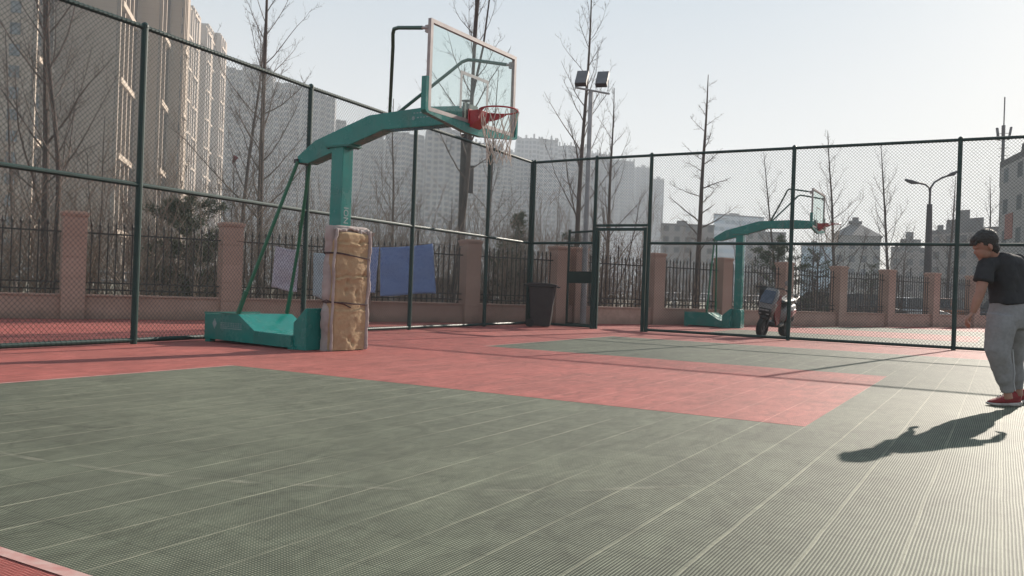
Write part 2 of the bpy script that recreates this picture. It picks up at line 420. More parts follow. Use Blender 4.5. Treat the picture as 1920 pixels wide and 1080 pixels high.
LP = [Vector(x+(0,)) for x in ((-2.72,-8.2), (-2.86,-4.9), (-3.02,-1.52), (-3.34,1.98), (-3.52,5.25), (-3.60,8.30), (-3.72,10.62))]
fence(lf, LP)
rf = thing('chain_link_fence', 'dark green chain link fence with a doorway, running from the corner to the right edge', 'fence')
YR = 10.38
RP = [Vector((-3.72, 10.62, 0)), Vector((-1.80, YR+.06, 0)), Vector((-.36, YR+.04, 0)), Vector((2.95, YR, 0)), Vector((6.18, YR, 0)), Vector((9.4, YR, 0)), Vector((12.6, YR, 0)), Vector((15.8, YR, 0))]
# nudge the first post off the shared corner so the two fences do not coincide
RP[0] = Vector((-3.64, 10.62, 0))
fence(rf, RP, gate=1)
g0, g1 = RP[1], RP[2]
b = MB(); rail(b, g0, g1, H); spiral(b, g0, g1, H); b.build('rail', M['fence'], rf)
b = MB(); b.box((g0.x+.04, YR+.01, 2.52), (g1.x-.04, YR+.07, 2.58)); b.build('door_frame', M['fence'], rf)
b = MB()
b.box((g0.x+.045, YR+.0, 0), (g0.x+.115, YR+.08, 2.50)); b.box((g1.x-.13, YR+.0, 0), (g1.x-.05, YR+.08, 2.50)); b.box((g0.x+.115, YR+.0, 2.42), (g1.x-.13, YR+.08, 2.49))
b.box((g0.x+.12, YR+.05, 0), (g0.x+.145, YR+.11, 2.41)); b.build('door_frame', M['fence'], rf)
b = MB(); links(b, g0, g1, 2.56, H+.03); b.build('wire_mesh', M['wire'], rf)
# open door leaf swung outward
he = Vector((g0.x+.02, YR+.14, 0)); le = Vector((-2.80, 11.05, 0))
dl = le-he; L = dl.length; DM = Matrix.Translation(he) @ Matrix.Rotation(math.atan2(dl.y, dl.x), 4, 'Z')
b = MB()
b.box((0, -.02, .05), (.05, .02, 2.45), DM); b.box((L-.05, -.02, .05), (L, .02, 2.50), DM); b.box((.05, -.02, .05), (L-.05, .02, .10), DM); b.box((.05, -.02, 2.40), (L-.05, .02, 2.45), DM)
leaf = b.build('door_leaf', M['fence'], rf)
b = MB(); b.box((.05, -.012, 1.12), (L-.05, .012, 1.42), DM); b.build('lock_plate', M['fence'], leaf)
b = MB(); b.box((L-.27, -.03, 1.17), (L-.19, -.013, 1.36), DM); b.box((L-.42, -.04, 1.33), (L-.62, -.02, 1.35), DM); b.build('handle', M['grey_metal'], leaf)
b = MB(); links(b, he, le, .08, 1.12); links(b, he, le, 1.42, 2.42); b.build('wire_mesh', M['wire'], leaf)

# ================================================================ BASKETBALL STAND
def glass_mat():
    m = NT('backboard_glass'); t = m.t
    tr = m.n('ShaderNodeBsdfTransparent'); tr.inputs[0].default_value = (0.93, 0.975, 0.96, 1)
    gl = m.n('ShaderNodeBsdfGlossy'); gl.inputs['Roughness'].default_value = .04
    df = m.n('ShaderNodeBsdfDiffuse'); df.inputs[0].default_value = (0.45,0.62,0.56,1)
    mx = m.n('ShaderNodeMixShader'); mx.inputs[0].default_value = .045; m.link(tr.outputs[0], mx.inputs[1]); m.link(gl.outputs[0], mx.inputs[2])
    m2 = m.n('ShaderNodeMixShader'); m.link(m.math('MULTIPLY', m.ramp(m.noise(1.5, 5), .3, .8), .05), m2.inputs[0]); m.link(mx.outputs[0], m2.inputs[1]); m.link(df.outputs[0], m2.inputs[2])
    m.link(m2.outputs[0], t.nodes['Material Output'].inputs['Surface']); return m.mat
M['glass'] = glass_mat()
def stand(label, loc, rot, near=True, rear=-4.28):
    """local frame: +x towards the court, board plane at x=0, y across, z up"""
    t = thing('basketball_stand', label, 'basketball stand', loc, rot, 'basketball stands')
    def pr(name, prof, y0, y1, mat, par=t, bev=.006):
        b = MB(); b.prism(prof, y0, y1, lambda p, y: Vector((p[0], y, p[1]))); return b.build(name, mat, par, bevel=bev)
    # ballast base with stepped profile
    base = pr('base', [(rear,.045),(rear,.40),(rear+.72,.42),(rear+1.06,.21),(-2.50,.19),(-2.50,.02)], -.50, .50, M['teal'])
    b = MB()
    for x in (rear+.01, -2.56):
        for y in (-.49, .39): b.box((x, y, 0), (x+.10, y+.10, .056))
    b.build('foot', M['teal'], base)
    b = MB(); b.box((rear-.005, -.505, .40), (rear+.01, .505, .425)); b.box((rear+.01, -.506, .413), (rear+.71, -.49, .431)); b.build('lip', M['tealdark'], base)
    b = MB(); b.box((rear+1.06,-.502,.03),(rear+1.066,-.4995,.208)); b.build('weld_seam', M['tealdark'], base)
    b = MB()
    for bx_ in (-2.33,-1.97):
        for by_ in (-.10,.10): b.lathe([(0,2.766),(.014,2.766),(.014,2.78),(0,2.78)], (bx_,by_,-.04), 6)
    b.build('bolt', M['grey_metal'], base)
    pr('pedestal', [(-2.497,0),(-2.497,.36),(-2.275,.56),(-2.262,.56),(-2.262,0)], -.46, .46, M['teal'])
    pr('pedestal', [(-2.26,0),(-2.26,.555),(-2.05,.555),(-2.02,.48),(-2.02,0)], -.20, .20, M['teal'])
    b = MB(); b.box((-2.27,-.10,.562), (-2.055,.10,2.80)); post = b.build('post', M['teal'], t, bevel=.012)
    b = MB(); b.box((-2.36,-.125,2.74), (-1.93,.125,2.765)); b.build('flange', M['tealdark'], post)
    # boom arm
    prof = [(-2.93,2.57),(-2.93,2.66),(-2.60,2.86),(-1.62,3.13),(-.62,3.16),(-.06,3.12),(-.06,2.92),(-.62,2.91),(-1.36,2.92),(-2.72,2.55)]
    arm = pr('boom_arm', prof, -.095, .095, M['teal'], bev=.01)
    b = MB(); b.box((-2.96,-.13,2.56), (-2.90,.13,2.62)); b.build('pin', M['grey_metal'], arm)
    # rear struts
    for y in (-.45, .45):
        b = MB(); sx = rear+.66; b.tube([(-2.90, y*.25, 2.58), (sx*.55-2.90*.45, y*.70, 1.35), (sx, y, .43)], .026, 8); b.tube([(sx*.85-2.90*.15, y*.92, .75), (sx, y, .43)], .034, 8); b.build('strut', M['green_tube'], t)
    # board
    bd = MB(); bd.box((-.007,-.87,2.93), (.007,.87,3.92)); board = bd.build('backboard', M['glass'], t)
    fr = MB(); w_ = .045
    fr.box((-.022,-.90,2.90), (.022,-.90+w_,3.95)); fr.box((-.022,.90-w_,2.90), (.022,.90,3.95))
    fr.box((-.022,-.90+w_,3.95-w_), (.022,.90-w_,3.95)); fr.box((-.022,-.90+w_,2.90), (.022,.90-w_,2.90+w_)); fr.build('frame', M['alu'], board)
    mk = MB()
    for y0, y1, z0, z1 in ((-.295,-.255,3.05,3.50), (.255,.295,3.05,3.50), (-.255,.255,3.46,3.50)): mk.box((.008, y0, z0), (.011, y1, z1))
    mk.build('target_mark', M['boardline'], board)
    # green sleeve along lower edge and corners
    g = MB()
    g.prism([(-.92,2.94),(-.92,3.28),(-.965,3.28),(-.965,2.90),(-.93,2.868),(-.16,2.775),(.16,2.775),(.93,2.868),(.965,2.90),(.965,3.28),(.92,3.28),(.92,2.94),(.905,2.893),(-.905,2.893)], -.035, .035, lambda p, x: Vector((x, p[0], p[1])))
    g.build('board_sleeve', M['teal'], t)
    # top braces
    for y in (-1, 1):
        b = MB(); pts = [Vector((-1.28, y*.07, 3.15)), Vector((-.80, y*.60, 3.80)), Vector((-.72, y*.70, 3.92)), Vector((-.66, y*.75, 3.955)), Vector((-.56, y*.79, 3.945)), Vector((-.12, y*.88, 3.86))]
        b.tube(pts, .023, 8); b.build('brace', M['pipe'], t)
        b = MB(); b.tube([(-.12, y*.88, 3.86), (-.02, y*.89, 3.84)], .018, 8); b.box((-.07, y*.875-.02, 3.80), (-.022, y*.875+.02, 3.88)); b.build('bracket', M['alu'], t)
    b = MB(); b.box((-.06,-.14,2.90), (-.03,.14,3.15)); b.build('mount', M['grey_metal'], t)
    # rim
    rm = MB(); rm.box((.012,-.125,2.83), (.03,.125,3.07)); rm.prism([(.03,3.055),(.03,2.85),(.155,2.93),(.17,3.055)], -.11,.11, lambda p, y: Vector((p[0], y, p[1])))
    rim = rm.build('rim', M['redpaint'], t, bevel=.003)
    cx = .375
    rg = MB(); ring = [Vector((cx+.232*math.cos(a), .232*math.sin(a), 3.045)) for a in [2*math.pi*k/40 for k in range(41)]]; rg.tube(ring, .010, 8)
    # skirt plates supporting the ring
    sk = [a for a in [R(100+5*k) for k in range(33)]]
    for i in range(len(sk)-1):
        a, c = sk[i], sk[i+1]; h1 = .095*max(0, 1-(abs(math.degrees(a)-180)/80)**2); h2 = .095*max(0, 1-(abs(math.degrees(c)-180)/80)**2)
        rg.quad((cx+.236*math.cos(a), .236*math.sin(a), 3.04), (cx+.236*math.cos(c), .236*math.sin(c), 3.04), (cx+.236*math.cos(c), .236*math.sin(c), 3.03-h2), (cx+.236*math.cos(a), .236*math.sin(a), 3.03-h1))
    rg.build('ring', M['redpaint'], rim)
    # net
    if near:
        nb = MB(); rnd = random.Random(4); N = 12
        rad = [.228, .205, .165, .145, .140, .15]; zz = [3.03, 2.86, 2.72, 2.62, 2.53, 2.44]
        def npnt(k, lev):
            a = 2*math.pi*(k)/N; r_ = rad[lev]*(1+.05*math.sin(3*a+lev)); return Vector((cx+.02*lev*.3+r_*math.cos(a), r_*math.sin(a), zz[lev]-.02*math.cos(2*a+.5)*lev*.4))
        for k in range(N):
            for lev in range(5):
                h0 = .5*(lev % 2); h1 = .5*((lev+1) % 2)
                if lev == 0:
                    nb.tube([npnt(k, 0), npnt(k-.5, 1)], .0046, 4); nb.tube([npnt(k, 0)+Vector((.006,.006,0)), npnt(k+.5, 1)], .0046, 4)
                else:
                    a = npnt(k+h0, lev); nb.tube([a, npnt(k+h0-.5, lev+1)], .0046, 4); nb.tube([a, npnt(k+h0+.5, lev+1)], .0046, 4)
            if k % 3 == 0: nb.tube([npnt(k+.5, 5), npnt(k+.6, 5)+Vector((.01,.0,-.05))], .0046, 4)
        nb.build('net', M['net'], rim)
    return t
SROT = R(-3.0)
st = stand('large teal basketball stand with glass backboard and red rim, nearest the camera', (1.32, -.12, 0), SROT)
# faded print on the stand
b = MB(); y = -.503
b.quad((-4.10,y,.27),(-4.055,y,.345),(-4.01,y,.27),(-4.055,y,.19))
b.build('emblem', M['whitepaint'], st)
b = MB(); rnd = random.Random(2)
for k in range(9):
    x = -3.93+k*.052
    b.quad((x,y,.285),(x+.040,y,.285),(x+.040,y,.292),(x,y,.292)); b.quad((x,y,.235),(x+.042,y,.235),(x+.042,y,.242),(x,y,.242))
    xx = x+rnd.uniform(.008,.03); b.quad((xx,y-.0006,.23),(xx+.008,y-.0006,.23),(xx+.008,y-.0006,.297),(xx,y-.0006,.297)); b.quad((x+.002,y-.0003,.258),(x+.036,y-.0003,.258),(x+.036,y-.0003,.266),(x+.002,y-.0003,.266))
b.quad((-3.93,y,.205),(-3.47,y,.205),(-3.47,y,.218),(-3.93,y,.218)); b.build('lettering', M['printpale'], st)
b = MB()
b.lathe([(.0,-.0975),(.026,-.0975)], (-.86,0,3.03), 12, 'y'); 
for k in range(6): b.quad((-.80+k*.05,-.0975,3.025),(-.77+k*.05,-.0975,3.025),(-.77+k*.05,-.0975,3.04),(-.80+k*.05,-.0975,3.04))
for k in range(4): b.quad((-.86+k*.05,-.0975,3.085),(-.83+k*.05,-.0975,3.085),(-.83+k*.05,-.0975,3.10),(-.86+k*.05,-.0975,3.10))
b.build('lettering', M['printpale'], st)
# sideways lettering low on the front of the post
fc = bpy.data.curves.new('lettering', 'FONT'); fc.body = 'ION'; fc.size = .125; fc.align_x = 'LEFT'; fc.extrude = .0005
fo = bpy.data.objects.new('lettering', fc); fo.data.materials.append(M['whitepaint']); COL.objects.link(fo)
bpy.context.view_layer.update(); fm = bpy.data.meshes.new_from_object(fo); bpy.data.objects.remove(fo)
fm.transform(Matrix(((0,0,1,-2.0535),(0,1,0,0),(-1,0,0,1.94),(0,0,0,1))) @ Matrix.Translation((0,-.045,0)))
fo = bpy.data.objects.new('lettering', fm); COL.objects.link(fo); fo.parent = st
# far stand
stand('smaller looking teal basketball stand beyond the right fence, behind the scooter', (2.44, 16.2, 0), R(0), near=True, rear=-3.62)

# ================================================================ MATTRESS PAD AROUND THE POST
pad = thing('foam_pad', 'worn mattress padding tied around the stand post, yellow foam showing through a torn cover', 'padding', (-.80, .07, 0), R(-6))
def foam_mat():
    m = NT('aged_yellow_foam'); f = m.noise(3, 8); g = m.noise(16, 6)
    c = m.mix(m.ramp(f, .3, .7), (0.43,0.305,0.175), (0.30,0.21,0.125)); c = m.mix(m.math('MULTIPLY', m.ramp(g, .55, .8), .5), c, (0.22,0.14,0.07))
    m.base(c); m.set(Roughness=.95); m.bump(m.noise(9, 8), .7, .02); return m.mat
M['foam'] = foam_mat()
M['cover'] = paint('grubby_mattress_cover', (0.40,0.34,0.325), (0.28,0.235,0.225), 3.2, 0.9, bump=.4, bscale=25)
HT = 1.68
def wob(v, s=1.0, f=3.0): return noise.noise(Vector(v)*f)*s
def cinch(z): return 1-.09*math.exp(-((z-.63)/.06)**2)-.065*math.exp(-((z-1.28)/.07)**2)-.05*max(0,(z-1.45)/.23)**2
# cover: a U of padding wrapped round the post, open towards the front where the foam shows
NU, NV = 40, 60; b = MB(); vs = []; hx_, hy_ = .115, .345
def uoutline(t):  # superellipse footprint, t in 0..1
    a = 2*math.pi*t; ca, sa = math.cos(a), math.sin(a); e = .55
    return Vector((hx_*math.copysign(abs(ca)**e, ca), hy_*math.copysign(abs(sa)**e, sa), 0))
for j in range(NV+1):
    z = HT*j/NV
    for i in range(NU):
        p = uoutline(i/NU)*cinch(z); p.z = z
        k = wob((p.x*1.2, p.y*1.2, z), .028, 3.2)+wob((p.x, p.y, z*1.4), .012, 11)
        d = Vector((p.x, p.y, 0)).normalized(); q = p+d*k
        q.x += .01*z; q.z += (.012*wob((p.x, p.y, 0), 1, 6) if j == NV else 0); vs.append(q)
fs = [(j*NU+i, j*NU+(i+1) % NU, (j+1)*NU+(i+1) % NU, (j+1)*NU+i) for j in range(NV) for i in range(NU)]
fs.append(tuple(NV*NU+i for i in range(NU))); b.add(vs, fs); b.build('cover', M['cover'], pad, smooth=True)
# foam slab standing proud of the cover on the front
NY, NZ = 34, 76; b = MB(); vs = []; fs = []
for j in range(NZ+1):
    z = .012+1.585*j/NZ
    yl = -.318+.022*wob((z, 1, 0), 1, 4)-.0; yr = .268+.018*wob((z, 5, 0), 1, 4)
    if z > 1.45: yl += (z-1.45)*.45
    for i in range(NY+1):
        y = yl+(yr-yl)*i/NY; e = min(i, NY-i)/NY
        x = hx_*cinch(z)+.052 - (.03 if i in (0, NY) or j == NZ else 0)
        x += .026*math.cos(y/.30*1.4)-.010 + .012*wob((y*1.1, z, 3), 1, 4) + .009*(.5-abs(wob((y, z*1.6, 8), 1, 8))) + .008*(.5-abs(wob((y*.5, z*2, 1), 1, 24)))
        for zc, am in ((1.46, .018), (1.0, .024), (.55, .012)):
            x -= am*math.exp(-((z-zc-.04*wob((y, 0, zc), 1, 5)-.03*y)/.010)**2)
            x += am*.8*math.exp(-((z-zc+.022-.04*wob((y, 0, zc), 1, 5)-.03*y)/.012)**2)
        for yc, zc in ((-.12,.80), (.06,.78), (.10,1.46), (.02,.10), (-.04,.16), (.2,1.02), (-.1,.93)): x -= .034*math.exp(-(((y-yc)/.026)**2+((z-zc)/.034)**2))
        vs.append(Vector((x+.01*z, y, z)))
for j in range(NZ):
    for i in range(NY):
        a = j*(NY+1)+i; fs.append((a, a+1, a+NY+2, a+NY+1))
o_ = len(vs)
b.add(vs, fs)
# close sides back into the cover
edge = [j*(NY+1) for j in range(NZ+1)]; edge2 = [j*(NY+1)+NY for j in range(NZ+1)]
for ed in (edge, edge2):
    n0 = len(b.v)
    for k in ed: p = b.v[k]; b.v.append((p[0]-.10, p[1], p[2]))
    for k in range(len(ed)-1): b.f.append((ed[k], ed[k+1], n0+k+1, n0+k)); b.m.append(0)
b.build('foam', M['foam'], pad, smooth=True)
# rolled torn edge of the cover framing the foam
b = MB(); pts = []; rad = []
for j in range(41):
    z = 1.62*j/40; pts.append(Vector((hx_*cinch(z)+.040+.012*wob((z,2,2),1,9)+.01*z, -.335+.03*wob((z,1,0),1,4)+(.03 if z > 1.5 else 0), z))); rad.append(.018+.012*abs(wob((z,7,1),1,8)))
b.tube(pts, rad, 8)
pts = []; rad = []
for j in range(41):
    z = .01+1.62*j/40; pts.append(Vector((hx_*cinch(z)+.042+.016*wob((z,4,2),1,9)+.01*z, .288+.025*wob((z,9,0),1,4), z))); rad.append(.030+.018*abs(wob((z,3,1),1,7)))
b.tube(pts, rad, 8)
pts = [Vector((hx_+.035+.012*wob((k*.1,1,1),1,9), -.33+.61*k/20, 1.63+.025*wob((k*.1,5,0),1,6)-.02*math.sin(k*.5))) for k in range(21)]
b.tube(pts, [.022+.014*abs(wob((k*.1,2,3),1,9)) for k in range(21)], 8)
b.tube([(hx_+.045,.12,1.64),(hx_+.052,.13,1.56),(hx_+.05,.14,1.50)], [.02,.017,.008], 6)
pts = [Vector((hx_+.03+.01*wob((k*.1,1,1),1,9), -.31+.58*k/14, .015+.01*wob((k*.2,5,0),1,3))) for k in range(15)]
b.tube(pts, .012, 6)
b.build('torn_edge', M['cover'], pad, smooth=True)
for zc, tilt in ((.63, -.05), (1.27, -.10)):
    b = MB()
    for r_ in range(2):
        pts = []
        for k in range(37):
            p = uoutline(k/36)*(cinch(zc)+.02); p.x += .092 if p.x > .03 else -.005
            pts.append(Vector((p.x*(1.01)+.01, p.y*1.0, zc+tilt*p.y+.012*r_+.008*wob((p.y, p.x, zc+r_), 1, 7))))
        b.tube(pts, .006, 5)
    if zc < 1:
        b.tube([(.12,-.34,.66),(.13,-.42,.68),(.10,-.46,.665),(.12,-.40,.64)], .008, 5); b.tube([(.16,-.30,.65),(.19,-.16,.63),(.2,-.05,.585)], .009, 5); b.tube([(.12,-.36,.65),(.12,-.43,.645)], .010, 5)
    b.build('tie_cord', M['rope'], pad)
# ================================================================ WHEELIE BIN
t = thing('wheelie_bin', 'black wheeled rubbish bin standing in the fence corner', 'bin', (-2.90, 9.86, 0), R(24)); t.scale = (1.12, 1.08, 1.02)
# local +x is the front of the bin; wheels at the back (-x)
def taper(b, x0, x1, y, z0, X0, X1, Y, z1):
    b.add([(x0,-y,z0),(x1,-y,z0),(x1,y,z0),(x0,y,z0),(X0,-Y,z1),(X1,-Y,z1),(X1,Y,z1),(X0,Y,z1)], [(3,2,1,0),(4,5,6,7),(0,1,5,4),(1,2,6,5),(2,3,7,6),(3,0,4,7)])
b = MB(); taper(b, -.22,.20,.205,.02, -.28,.30,.27,.97); body = b.build('body', M['dark'], t, bevel=.02)
b = MB(); b.box((-.30,-.29,.965),(.325,.29,1.0)); b.build('rim', M['dark'], body, bevel=.008)
b = MB(); b.prism([(-.31,1.003),(.345,1.003),(.345,1.02),(.2,1.055),(-.2,1.075),(-.31,1.05)], -.295,.295, lambda p,y: Vector((p[0],y,p[1]))); lid = b.build('lid', M['dark'], t, bevel=.008)
b = MB(); b.tube([(-.38,-.22,1.02),(-.38,.22,1.02)], .014, 8); b.box((-.385,-.24,1.0),(-.30,-.21,1.03)); b.box((-.385,.21,1.0),(-.30,.24,1.03)); b.build('handle', M['dark'], t)
b = MB(); b.box((.335,-.16,.955),(.40,.16,.985)); b.build('handle', M['dark'], lid)
for y in (-.255, .215):
    b = MB(); b.lathe([(0,0),(.095,0),(.10,.01),(.10,.035),(.095,.045),(0,.045)], (-.235, y, .10), 20, 'y'); b.build('wheel', M['rubber'], t)
b = MB(); b.tube([(-.235,-.25,.10),(-.235,.25,.10)], .012, 6); b.build('axle', M['grey_metal'], t)
b = MB()
def fx(z): return .20+.10*(z-.02)/.95+.003
def stroke(y0,z0,y1,z1,w=.010):
    a = Vector((fx(z0),y0,z0)); c = Vector((fx(z1),y1,z1)); d = (c-a).normalized(); n_ = Vector((0,-d.z,d.y))*w
    b.add([a-n_, c-n_, c+n_, a+n_], [(0,1,2,3)])
# two characters, drop-and-arrow recycling mark, two characters, small line (as on the photo, half legible)
for z in (.80,):
    stroke(-.05,z,.05,z); stroke(-.05,z-.05,.05,z-.05); stroke(0,z+.03,0,z-.09); stroke(-.03,z-.12,.02,z-.09)
for a in (90,210,330):
    c = Vector((0,.60)); p0 = (c.x+.05*math.cos(R(a-35)), c.y+.06*math.sin(R(a-35))); p1 = (c.x+.075*math.cos(R(a)), c.y+.085*math.sin(R(a))); p2 = (c.x+.05*math.cos(R(a+35)), c.y+.06*math.sin(R(a+35)))
    stroke(*p0, *p1, .009); stroke(*p1, *p2, .009)
for z in (.46, .42): stroke(-.04,z,.04,z,.006)
for z in (.36,): stroke(-.05,z,.05,z); stroke(-.04,z-.05,.04,z-.05); stroke(-.03,z+.03,-.03,z-.06); stroke(.03,z+.03,.03,z-.06)
stroke(-.03,.24,.02,.27); stroke(0,.27,0,.22)
b.build('lettering', M['whitepaint'], body)

# ================================================================ SCOOTER
t = thing('electric_scooter', 'dark red and silver electric scooter parked behind the right fence, facing the camera', 'scooter', (2.30, 11.75, 0), R(-90-14))
t.scale = (1.1, 1.1, 1.1)
M['scred'] = paint('scooter_red', (0.20,0.012,0.018), (0.13,0.012,0.018), 9, .35)
M['scsil'] = paint('scooter_silver', (0.26,0.245,0.245), (0.20,0.19,0.19), 9, .35, .3)
M['scblue'] = paint('scooter_screen', (0.06,0.08,0.12), (0.10,0.12,0.17), 9, .12)
def wheel(parent, x, y, r, w_, name='wheel'):
    b = MB(); b.lathe([(r*.62,-w_*.5),(r*.92,-w_*.55),(r,-w_*.3),(r,w_*.3),(r*.92,w_*.55),(r*.62,w_*.5),(r*.62,-w_*.5)], (x,y,r), 28, 'y'); wh = b.build(name, M['rubber'], parent, smooth=True)
    b = MB(); b.lathe([(0,-w_*.35),(r*.2,-w_*.35),(r*.25,-w_*.2),(r*.62,-w_*.25),(r*.64,w_*.25),(r*.25,w_*.2),(r*.2,w_*.35),(0,w_*.35)], (x,y,r), 20, 'y'); b.build('rim', M['grey_metal'], wh)
    return wh
wheel(t, .62, 0, .215, .10); wheel(t, -.62, 0, .215, .12)
def loft(secs, n=16):
    """secs: list of (x, half width, z low, z high) -> smooth shell"""
    b = MB(); vs = []
    for x, hw, z0, z1 in secs:
        cz, hh = (z0+z1)/2, (z1-z0)/2
        for k in range(n):
            a = 2*math.pi*k/n; ca, sa = math.cos(a), math.sin(a); e = .6
            vs.append((x, hw*math.copysign(abs(ca)**e, ca), cz+hh*math.copysign(abs(sa)**e, sa)))
    fs = [(j*n+k, j*n+(k+1) % n, (j+1)*n+(k+1) % n, (j+1)*n+k) for j in range(len(secs)-1) for k in range(n)]
    fs += [tuple(range(n)), tuple((len(secs)-1)*n+k for k in range(n))]; b.add(vs, fs); return b
def loftz(secs, n=18, e=.55):
    b = MB(); vs = []
    for z, x0, x1, hw in secs:
        cx_, hx2_ = (x0+x1)/2, (x1-x0)/2
        for k in range(n):
            a = 2*math.pi*k/n; ca, sa = math.cos(a), math.sin(a); vs.append((cx_+hx2_*math.copysign(abs(ca)**e, ca), hw*math.copysign(abs(sa)**e, sa), z))
    fs = [(j*n+k, j*n+(k+1) % n, (j+1)*n+(k+1) % n, (j+1)*n+k) for j in range(len(secs)-1) for k in range(n)]+[tuple(range(n)), tuple((len(secs)-1)*n+k for k in range(n))]; b.add(vs, fs); return b
t.rotation_euler = (R(-8), 0, R(-90-9))
loftz([(.44,.34,.56,.11),(.50,.36,.62,.15),(.60,.38,.655,.175),(.72,.38,.64,.185),(.86,.36,.57,.175),(.98,.34,.49,.15),(1.05,.35,.43,.12)]).build('front_shield', M['scsil'], t, bevel=.006)
b = MB(); b.add([(.668,-.13,.735),(.668,.13,.735),(.60,.145,.86),(.505,.12,1.0),(.505,-.12,1.0),(.60,-.145,.86)], [(0,1,2,5),(5,2,3,4)]); o = b.build('screen', M['scblue'], t); o.modifiers.new('t','SOLIDIFY').thickness = .01
loftz([(.43,.50,.60,.09),(.47,.52,.665,.13),(.56,.54,.69,.145),(.63,.54,.68,.13)]).build('lamp_housing', M['dark'], t, bevel=.004)
b = MB(); b.box((.66,-.10,.575),(.698,.10,.60)); b.box((.655,-.11,.50),(.69,-.05,.52)); b.box((.655,.05,.50),(.69,.11,.52)); b.build('headlight', M['scsil'], t)
for y in (-1,1):
    b = MB(); b.add([(.60,y*.175,.72),(.36,y*.20,.92),(.28,y*.20,.60),(.22,y*.19,.34),(.34,y*.19,.28),(.50,y*.17,.50)], [(0,1,2,3,4,5)]); o = b.build('side_panel', M['scred'], t); o.modifiers.new('t','SOLIDIFY').thickness = .03
loft([(.74,.05,.40,.46),(.66,.075,.40,.47),(.50,.07,.37,.45)]).build('mudguard', M['dark'], t, smooth=True)
b = MB()
for y in (-.075,.075): b.tube([(.62,y,.215),(.52,y,.50),(.46,0,.80)], .020, 8)
b.build('fork', M['grey_metal'], t)
loft([(.40,.16,.24,.33),(.10,.17,.22,.32),(-.15,.15,.24,.36)]).build('footboard', M['dark'], t, smooth=True)
loft([(-.10,.13,.30,.62),(-.25,.17,.34,.72),(-.50,.18,.42,.74),(-.75,.13,.52,.74),(-.88,.06,.62,.72)]).build('rear_body', M['scsil'], t, smooth=True)
for y in (-.13,.13): loft([(-.20,.045,.36,.60),(-.45,.06,.44,.62),(-.68,.04,.54,.64)]).build('side_panel', M['scred'], t, smooth=True).location = (0, y, 0)
loft([(.06,.11,.73,.79),(-.10,.15,.73,.82),(-.35,.16,.74,.83),(-.60,.14,.75,.86),(-.78,.10,.76,.87)]).build('seat', M['dark'], t, smooth=True)
b = MB(); b.tube([(-.55,.15,.82),(-.80,.14,.90),(-.92,.08,.92),(-.92,-.08,.92),(-.80,-.14,.90),(-.55,-.15,.82)], .013, 6); b.build('grab_rail', M['scsil'], t)
b = MB(); b.tube([(.36,-.36,1.03),(.40,-.20,1.07),(.42,0,1.04),(.40,.20,1.07),(.36,.36,1.03)], .013, 8)
hb = b.build('handlebar', M['grey_metal'], t)
for y in (-1,1):
    b = MB(); b.tube([(.36,y*.26,1.045),(.345,y*.39,1.025)], .018, 8); b.build('grip', M['rubber'], hb)
    b = MB(); b.tube([(.40,y*.22,1.07),(.42,y*.27,1.17)], .006, 5); b.lathe([(0,-.008),(.05,-.008),(.055,0),(.05,.008),(0,.008)], (.42,y*.29,1.20), 12, 'x'); b.build('mirror', M['scsil'], t)
b = MB(); b.prism([(.36,.62),(.36,1.10),(.44,1.0),(.42,.62)], -.34, -.05, lambda p, y: Vector((p[0]-.16, y, p[1]-.02))); b.build('leg_cover', M['dark'], t, bevel=.02)
b = MB(); b.box((-.86,-.08,.34),(-.85,.08,.46)); b.build('number_plate', M['scsil'], t); b = MB(); b.box((-.92,-.05,.66),(-.885,.05,.70)); b.build('tail_light', M['scred'], t)

# ================================================================ LAUNDRY ON A LINE
LA = wpt(0, .55); LN = WN
def lp(u, v): return vplane(u, v, LA, LN)
def cloth_mat(name, c1, c2, sc):
    m = NT(name); v = m.n('ShaderNodeTexVoronoi'); v.inputs['Scale'].default_value = sc*1.6; v.inputs['Randomness'].default_value = .9; m.link(m.coord(), v.inputs['Vector'])
    f = m.ramp(v.outputs['Distance'], .28, .48); m.base(m.mix(f, c1, c2)); m.set(Roughness=.95)
    m.b.inputs['Sheen Weight'].default_value = .2; m.bump(m.noise(12, 5), .35, .02)
    tl_ = m.n('ShaderNodeBsdfTranslucent'); m.link(m.b.inputs['Base Color'].links[0].from_socket, tl_.inputs[0]); mx = m.n('ShaderNodeMixShader'); mx.inputs[0].default_value = .15
    m.link(m.b.outputs[0], mx.inputs[1]); m.link(tl_.outputs[0], mx.inputs[2]); m.link(mx.outputs[0], m.t.nodes['Material Output'].inputs['Surface']); return m.mat
def sheet_obj(corners, label, mat, seed, grp=None):
    tl, tr, br, bl = [lp(*c) for c in corners]; nu, nv = 26, 26; b = MB(); vs = []
    for j in range(nv+1):
        for i in range(nu+1):
            s, q = i/nu, j/nv; p = (tl*(1-s)+tr*s)*(1-q)+(bl*(1-s)+br*s)*q
            fold = (.012*math.sin(s*4+seed))*(.3+.7*q)+.035*noise.noise(Vector((s*3, q*3, seed)))
            p = p+LN*fold; p.z += .02*math.sin(s*5+seed)*q-.02*math.sin(math.pi*s)*(1-q); vs.append(p)
    fs = [(j*(nu+1)+i, j*(nu+1)+i+1, (j+1)*(nu+1)+i+1, (j+1)*(nu+1)+i) for j in range(nv) for i in range(nu)]
    b.add(vs, fs); o = b.build('bed_sheet', mat, None, smooth=True)
    md = o.modifiers.new('thickness', 'SOLIDIFY'); md.thickness = .004
    return tag(o, label, 'laundry', grp)
M['cl_lilac'] = cloth_mat('lilac_quilt', (0.40,0.38,0.47), (0.50,0.48,0.56), 9)
M['cl_pale'] = cloth_mat('pale_blue_cloth', (0.34,0.42,0.47), (0.42,0.50,0.55), 12)
